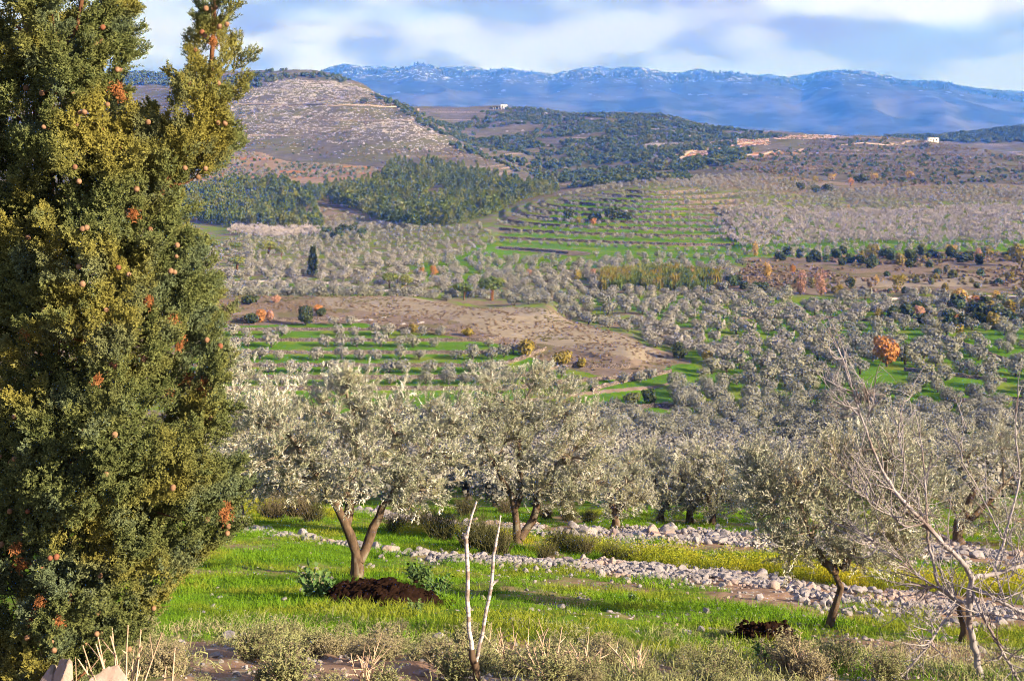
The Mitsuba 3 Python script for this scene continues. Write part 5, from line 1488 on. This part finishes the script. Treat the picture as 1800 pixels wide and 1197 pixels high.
# ------------------------------------------------------------------ grass, flowers, tufts
def blades(seed, n, rad, h0, h1, w, lean=.35):
    r = rng_of(seed)
    a, q = r.uniform(0, 6.28, n), rad * np.sqrt(r.random(n))
    b = np.stack([np.cos(a) * q, np.sin(a) * q, 0 * a - .02], -1)
    L = r.uniform(h0, h1, n)
    d1 = unit(np.stack([r.normal(0, lean, n), r.normal(0, lean, n), np.ones(n)], -1))
    d2 = unit(d1 + np.stack([r.normal(0, lean, n), r.normal(0, lean, n), -.25 * np.ones(n)], -1))
    s = unit(np.cross(d1, rand_dirs(n, r))) * w / 2
    p1 = b + d1 * L[:, None] * .6; p2 = p1 + d2 * L[:, None] * .5
    v = np.stack([b - s, b + s, p1 + s * .8, p1 - s * .8, p2], 1).reshape(-1, 3)
    f = np.array([[0, 1, 2], [0, 2, 3], [3, 2, 4]])[None] + (np.arange(n) * 5)[:, None, None]
    return v, f.reshape(-1, 3)


GRASSG = [group(f'grass_kind_{s}', mikit.ply(blades(800 + s, 46, .2, .05, .16, .009), 'm_grass')) for s in range(4)]
YELG = [group(f'yellow_kind_{s}', mikit.ply(MB().add(*blades(820 + s, 40, .2, .10, .30, .012, .25)).add(*cards(rng_of(830 + s).normal(0, 1, (26, 3)) * [.12, .12, .06] + [0, 0, .25], rand_dirs(26, rng_of(s)), .03, rng_of(s))).get(), 'm_yellow')) for s in range(3)]
stuff('grass', 'short bright green grass covering the stony meadow', 'grass')
X, Y = free_ground(30000, rf, 11, 58, 180, 1860)
w = np.random.default_rng(5).random(len(X)) < (Y / 58) * .7 + .22
c = cov_near(X, Y)[:, 0]
k = w & (c > .30 + .5 * rf.random(len(X))) & ~np.any([((X - p[0]) / a) ** 2 + ((Y - p[1]) / b) ** 2 < .85 for p, a, b in HEAPS], axis=0)
hmod = .38 + .95 * meshkit.fbm(np.stack([X[k] * .7, Y[k] * .7, X[k] * 0], -1), 2, 51)
spread('grass', GRASSG, gp(X[k], Y[k]), hmod * rf.uniform(.8, 1.2, k.sum()) * (.9 + Y[k] * .008), rf)
stuff('flowering_grass', 'tall yellow-green flowering grass on the terrace between the stone bands', 'grass')
strip = shapely.Polygon([hit(*q)[:2] for q in ((430, 905), (560, 925), (760, 950), (900, 970), (1080, 986), (1200, 1000), (1330, 1010), (1480, 1027), (1840, 1052), (1840, 1024), (1480, 1004), (1330, 990), (1100, 972), (900, 950), (700, 930), (560, 902), (430, 884))])
X, Y = scatter(strip.buffer(.1), .19, rf, .5)
pxf = CX + F * X / Y
k = meshkit.fbm(np.stack([X * .5, Y * .5, X * 0], -1), 2, 52) > np.interp(pxf, [450, 600, 880, 960, 1080], [.42, .58, .55, .47, .41])
spread('flowering_grass', YELG, gp(X[k], Y[k]), rf.uniform(.7, 1.2, k.sum()), rf)


LITG = [group(f'litter_kind_{s}', mikit.ply(blades(835 + s, 60, .25, .04, .13, .007, .7), 'm_thorn')) for s in range(3)]
stuff('dry_grass', 'dry matted grass and litter between the thorny shrubs at the bottom', 'grass')
X, Y = free_ground(2600, rf, 9.2, 16, 150, 1860)
k = (rf.random(len(X)) < np.clip((16.5 - Y) / 5, 0, 1)) & (meshkit.fbm(np.stack([X * .9, Y * .9, X * 0], -1), 2, 95) > .46)
spread('dry_grass', LITG, gp(X[k], Y[k]), rf.uniform(.6, 1.3, k.sum()), rf)


def broom(seed):
    r = rng_of(seed)
    return blades(seed, 420, .28, .5, 1.0, .012, .33)


BROOM = [mikit.ply(broom(840 + s), 'm_broom') for s in range(3)]
for px, py, w, labk in ((740, 935, 55, 0), (775, 945, 60, 0), (835, 965, 75, 0), (868, 975, 70, 0), (700, 938, 50, 0), (985, 970, 50, 0), (1020, 975, 45, 0), (1075, 985, 40, 0), (520, 905, 60, 0), (480, 912, 50, 0), (550, 915, 45, 0), (960, 985, 40, 0), (1110, 990, 36, 0),
                        (820, 905, 40, 1), (1000, 915, 34, 1), (960, 910, 30, 1), (1035, 918, 30, 1), (705, 905, 36, 1), (890, 905, 34, 1)):
    p = hit(px, py, ymin=15, ymax=60)
    k = thing('grass_tuft', ('dark green-brown broom tuft on the edge of the yellow terrace', 'brown dry tuft beside the upper stone heap')[labk], 'grass tuft', ('broom tufts along the terrace edge', 'dry tufts by the upper stone heap')[labk])
    scene[k] = at(BROOM[int(rf.integers(3))], place(p, rf.uniform(0, 360), w * p[1] / F * 1.25, w * p[1] / F * rf.uniform(.95, 1.25)))


def weed(seed):
    r = rng_of(seed)
    n = 44
    a = r.uniform(0, 6.28, n)
    d = unit(np.stack([np.cos(a) * .6, np.sin(a) * .6, r.uniform(.5, 1.6, n)], -1))
    L = r.uniform(.35, 1.0, n)
    e = d * L[:, None]
    m = MB().add(*tubes(bezier(e * 0, e * .5 + [0, 0, .08], e, 4), np.linspace(.012, .006, 4)[None].repeat(n, 0), 3))
    c = (e[:, None] * np.linspace(.3, 1, 7)[None, :, None]).reshape(-1, 3)
    lv = MB().add(*leaves(c, unit(d.repeat(7, 0) * .4 + r.normal(0, .7, c.shape)), unit(r.normal(0, .5, c.shape) + [0, 0, 1]), r.uniform(.14, .30, len(c)), .13, .15))
    return m.get(), lv.get()


WEED = [tuple(mikit.ply(q, mm) for q, mm in zip(weed(860 + s), ('m_thorn', 'm_weed'))) for s in range(2)]
for px, py, w, lab in ((560, 1056, 70, 'leafy pale green weed at the left end of the large soil heap'), (545, 1050, 75, 'dark green leafy weed left of the pale one by the soil heap'), (735, 1030, 60, 'broad-leaved green weed behind the right half of the soil heap'), (768, 1052, 60, 'grey-leaved weed at the right tip of the large soil heap'),
                       (1345, 1165, 55, 'pale leafy weed in front of the small soil heap'), (730, 1078, 34, 'thin pale weed standing in front of the large soil heap'), (1110, 1055, 18, 'small yellow-flowered plant in the middle of the meadow')):
    p = hit(px, py, ymin=9, ymax=40)
    k = thing('weed', lab, 'plant')
    s = w * p[1] / F * .8
    j = int(rf.integers(2)); mm = place(p, rf.uniform(0, 360), s, s * .9)
    part(k, 'stem', at(WEED[j][0], mm)); part(k, 'foliage', at(WEED[j][1], mm))

# ------------------------------------------------------------------ thorny scrub and dry stalks at the bottom
def thorn(seed):
    r = rng_of(seed)
    n = 130
    d = unit(np.stack([r.normal(0, .6, n), r.normal(0, .6, n), r.uniform(.25, 1.2, n)], -1))
    e = d * r.uniform(.45, 1.0, (n, 1)) * [.62, .62, .85]
    st = bezier(np.zeros((n, 3)) + r.normal(0, .05, (n, 3)) * [1, 1, 0], e * .5 + r.normal(0, .06, (n, 3)), e, 5)
    q = 3
    s2 = st[:, 2:].repeat(1, 1).reshape(-1, 3)
    e2 = s2 + unit(r.normal(size=s2.shape) + [0, 0, .5]) * r.uniform(.06, .2, (len(s2), 1))
    m = MB().add(*tubes(st, np.linspace(.006, .0025, 5)[None].repeat(n, 0), 3)).add(*tubes(np.stack([s2, e2], 1), np.array([[.003, .0015]]).repeat(len(s2), 0), 3))
    t = r.random((len(s2), 13, 1))
    c = (s2[:, None] * (1 - t) + e2[:, None] * t).reshape(-1, 3)
    lv = leaves(c, rand_dirs(len(c), r), rand_dirs(len(c), r), r.uniform(.025, .055, len(c)), .022, .2)
    return m.get(), lv


THORN = [tuple(group(f'thorn_{nm}_kind_{s}', mikit.ply(q, mm)) for q, mm, nm in zip(thorn(880 + s), ('m_twig', 'm_thorn'), ('stem', 'foliage'))) for s in range(4)]
X, Y = free_ground(125, rf, 9.6, 16.0, 170, 1330)
for x, y in zip(X, Y):
    px = CX + F * x / y
    if y > 14.2 + 1.8 * math.sin(px / 90) or (y > 12.3 and rf.random() < .6): continue
    lab = (('grey-green thorny shrub low on the left, under the cypress', 'thorny shrubs on the left') if px < 620 else ('thorny shrub left of the white dead stems, below the large soil heap', 'thorny shrubs under the large soil heap') if px < 830 else
           ('thorny shrub just right of the white dead stems, among arching dry stalks', 'thorny shrubs right of the white stems') if px < 1080 else ('thorny shrub at the bottom between the dry stalks and the small soil heap', 'thorny shrubs left of the small soil heap'))
    k = thing('thorn_bush', lab[0], 'shrub', lab[1])
    s = rf.uniform(.16, .55) * (1 if y < 13 else .65)
    mm = place(gp(np.array([x]), np.array([y]))[0], rf.uniform(0, 360), s, s * rf.uniform(.7, 1.0)); j = int(rf.integers(4))
    part(k, 'stem', inst(THORN[j][0], mm)); part(k, 'foliage', inst(THORN[j][1], mm))
for px, py, w, lab in ((1390, 1190, 150, 'large thorny shrub in front of the leaning olive trunk'), (1470, 1180, 120, 'thorny shrub covering the foot of the leaning olive'), (1430, 1200, 110, 'thorny shrub at the bottom edge, right of the small soil heap'), (1560, 1200, 110, 'thin thorny shrub at the bottom between olive trunk and bare tree')):
    p = hit(px, min(py, 1197), ymin=9, ymax=16)
    k = thing('thorn_bush', lab, 'shrub')
    s = w * p[1] / F * .75
    mm = place(p, px, s, s * .9); j = px % 4
    part(k, 'stem', inst(THORN[j][0], mm)); part(k, 'foliage', inst(THORN[j][1], mm))


def stalks(seed, n, h):
    r = rng_of(seed)
    b = r.normal(0, .03, (n, 3)) * [1, 1, 0]
    e = b + r.normal(0, .07, (n, 3)) * [1, 1, 0] + unit(np.stack([r.normal(0, .22, n), r.normal(0, .22, n), np.ones(n)], -1)) * r.uniform(.5, 1.0, (n, 1)) * h
    st = bezier(b, (b + e) / 2 + r.normal(0, .05, (n, 3)), e, 5)
    s2 = st[:, 2:4].reshape(-1, 3)
    e2 = s2 + unit(r.normal(0, .5, s2.shape) + [0, 0, .9]) * r.uniform(.06, .22, (len(s2), 1))
    return MB().add(*tubes(st, np.linspace(.009, .004, 5)[None].repeat(n, 0), 4)).add(*tubes(np.stack([s2, e2], 1), np.array([[.005, .002]]).repeat(len(s2), 0), 3)).get()


for px, py, h, n, lab in ((215, 1197, 105, 14, 'tallest clump of pale dry stalks at the bottom left, before the cypress'), (165, 1197, 60, 5, 'short pair of dry stalks left of the tall clump'), (285, 1197, 70, 6, 'sparse dry stalks right of the tall clump at the left'),
                          (645, 1197, 72, 9, 'clump of pale dry stalks left of the white dead stems'), (895, 1170, 70, 8, 'forked dry stalks just right of the white dead stems'), (960, 1195, 95, 9, 'arching dry stalks right of the forked ones'),
                          (1030, 1197, 60, 8, 'short dry stalks at the bottom centre'), (1120, 1197, 65, 7, 'dry stalks at the bottom, left of the meadow stones'), (1400, 1197, 60, 5, 'white forked dry stalks in front of the leaning olive')):
    p = hit(px, py, ymin=8.5, ymax=16)
    hh = h * p[1] / F
    if px < 300:
        p = gp(np.array([(px - CX) / F * 7.2]), np.array([7.2]))[0]
        hh = (HY - (1197 - h)) / F * 7.2 - p[2]
    k = thing('dry_stalks', lab, 'dry plant')
    scene[k] = at(mikit.ply(stalks(px, n, hh), 'm_dry', smooth=True), place(p, 0))

# white dead stems
k = thing('dead_stem', 'dead sapling with two bare white stems at the bottom centre', 'dead tree')
p = hit(836, 1197, ymin=8, ymax=16); Yd = p[1]
m = MB()
for path, r0, r1 in (([(838, 1205, 0), (834, 1165, 0), (829, 1140, 0)], .032, .028),):
    m.add(*knotty([px3(a, b, Yd + d) for a, b, d in path], r0, r1, 6, rf, 8, .3))
part(k, 'stump', mikit.ply(m.get(), 'm_bark', smooth=True))
m = MB().add(*knotty([px3(a, b, Yd) for a, b in ((830, 1145), (824, 1090), (822, 1030), (821, 960), (819, 938))], .019, .016, 12, rf, 8, .12))
m.add(*knotty([px3(a, b, Yd) for a, b in ((820, 945), (830, 905), (838, 880))], .014, .007, 6, rf, 7, .15))
m.add(*knotty([px3(a, b, Yd) for a, b in ((820, 945), (815, 943), (816, 936))], .024, .02, 4, rf, 7, .1))
part(k, 'stem', mikit.ply(m.get(), 'm_whitebark', smooth=True))
m = MB().add(*knotty([px3(a, b, Yd) for a, b in ((836, 1165), (846, 1120), (854, 1080), (860, 1045), (866, 1010), (867, 985))], .017, .013, 12, rf, 8, .15))
m.add(*knotty([px3(a, b, Yd) for a, b in ((867, 990), (870, 960), (877, 930), (880, 905))], .016, .007, 7, rf, 6, .1))
m.add(*knotty([px3(a, b, Yd) for a, b in ((863, 1030), (870, 1022), (876, 1018))], .014, .010, 4, rf, 6, .1))
part(k, 'stem', mikit.ply(m.get(), 'm_whitebark', smooth=True))

# bare tree at the right
k = thing('bare_tree', 'leafless fig-like tree with crooked pale branches at the lower right', 'bare tree')
p = hit(1722, 1197, ymin=8, ymax=16); Yb = p[1]
THIN = .74
LIMBS = [([(1735, 1225, 0), (1716, 1150, 0), (1704, 1080, 0), (1708, 1015, 0)], .050, .040),
         ([(1708, 1015, 0), (1690, 985, -.05), (1660, 955, -.1), (1625, 918, -.15), (1580, 872, -.2), (1553, 830, -.2)], .036, .022),
         ([(1553, 830, -.2), (1535, 790, -.25), (1515, 735, -.3), (1500, 690, -.3), (1478, 622, -.35)], .018, .006),
         ([(1685, 1055, .1), (1652, 1030, .1), (1640, 985, .1), (1630, 940, .1), (1628, 880, .15), (1622, 800, .2), (1606, 715, .25)], .024, .006),
         ([(1705, 1062, 0), (1685, 1055, .05), (1645, 1030, .05), (1612, 1042, .1)], .028, .012),
         ([(1688, 1057, .05), (1660, 1090, .0), (1618, 1150, -.1), (1592, 1180, -.1)], .018, .012),
         ([(1708, 1015, 0), (1740, 1010, .1), (1775, 1000, .1), (1830, 975, .2)], .030, .020),
         ([(1710, 1030, 0), (1745, 1048, -.1), (1775, 1065, -.15), (1830, 1090, -.2)], .026, .018),
         ([(1710, 1040, 0), (1730, 1085, -.2), (1765, 1150, -.3), (1800, 1210, -.3)], .022, .016),
         ([(1745, 1008, .1), (1762, 960, .2), (1778, 900, .2), (1792, 830, .3), (1785, 760, .3), (1790, 700, .3)], .022, .006),
         ([(1765, 950, .2), (1740, 900, .2), (1715, 850, .2), (1690, 800, .2), (1700, 740, .2)], .014, .004),
         ([(1625, 918, -.15), (1600, 925, -.2), (1560, 900, -.3), (1490, 850, -.4)], .012, .004),
         ([(1580, 872, -.2), (1590, 820, -.2), (1580, 770, -.1), (1590, 700, -.1)], .012, .004),
         ([(1515, 735, -.3), (1505, 725, -.3), (1490, 718, -.3)], .008, .003),
         ([(1520, 750, -.3), (1530, 715, -.3), (1538, 690, -.3)], .008, .003),
         ([(1645, 1030, .05), (1600, 1000, 0), (1560, 960, 0), (1530, 950, 0)], .010, .004)]
for j, (path, r0, r1) in enumerate(LIMBS):
    c = [px3(a, b, Yb + d) for a, b, d in path]
    part(k, 'trunk' if j == 0 else 'branch', mikit.ply(MB().add(*knotty(c, r0 * THIN, r1 * THIN, 6 + 4 * len(c), rf, 8, .25)).get(), 'm_palebark', smooth=True))
tw = MB()
for path, r0, r1 in LIMBS[1:]:
    c = curve([px3(a, b, Yb + d) for a, b, d in path], 30)
    n = 9 if path[-1][1] < 790 else 24
    i = rf.integers(6, 30, n)
    dirs = unit(unit(np.gradient(c, axis=0))[i] * .5 + rf.normal(0, .55, (n, 3)) + [-.25, 0, .45])
    L = rf.uniform(.12, .5 if path[-1][1] < 790 else .7, (n, 1))
    st = bezier(c[i], c[i] + dirs * L * .5 + rf.normal(0, .05, (n, 3)), c[i] + dirs * L + [0, 0, .05], 6)
    tw.add(*tubes(st, np.linspace(.0072, .0022, 6)[None].repeat(n, 0), 4))
    q = st[:, 2:5].reshape(-1, 3)
    e = q + unit(rf.normal(size=q.shape) + [0, 0, .8]) * rf.uniform(.06, .3, (len(q), 1))
    tw.add(*tubes(np.stack([q, (q + e) / 2 + rf.normal(0, .02, q.shape), e], 1), np.array([[.0035, .0028, .0015]]).repeat(len(q), 0), 3))
part(k, 'twig', mikit.ply(tw.get(), 'm_palebark', smooth=True), kind='stuff')
k = thing('bare_tree', 'dark leafless stump with bent pale shoots behind the bare tree', 'bare tree')
p = hit(1695, 1125, ymin=10, ymax=22)
b0 = p - [0, 0, .1]
part(k, 'trunk', mikit.ply(MB().add(*knotty([b0, b0 + [.0, 0, .35], b0 + [-.06, 0, .62], b0 + [-.14, 0, .70]], .075, .05, 8, rf, 9, .3)).get(), 'm_bark', smooth=True))
st = np.array([b0 + [-.1, 0, .62]] * 12)
e = st + unit(rf.normal(0, .6, (12, 3)) + [-.3, 0, .5]) * rf.uniform(.3, .8, (12, 1))
part(k, 'shoot', mikit.ply(MB().add(*tubes(bezier(st, (st + e) / 2 + [0, 0, .12], e, 6), np.linspace(.010, .003, 6)[None].repeat(12, 0), 4)).get(), 'm_palebark', smooth=True))
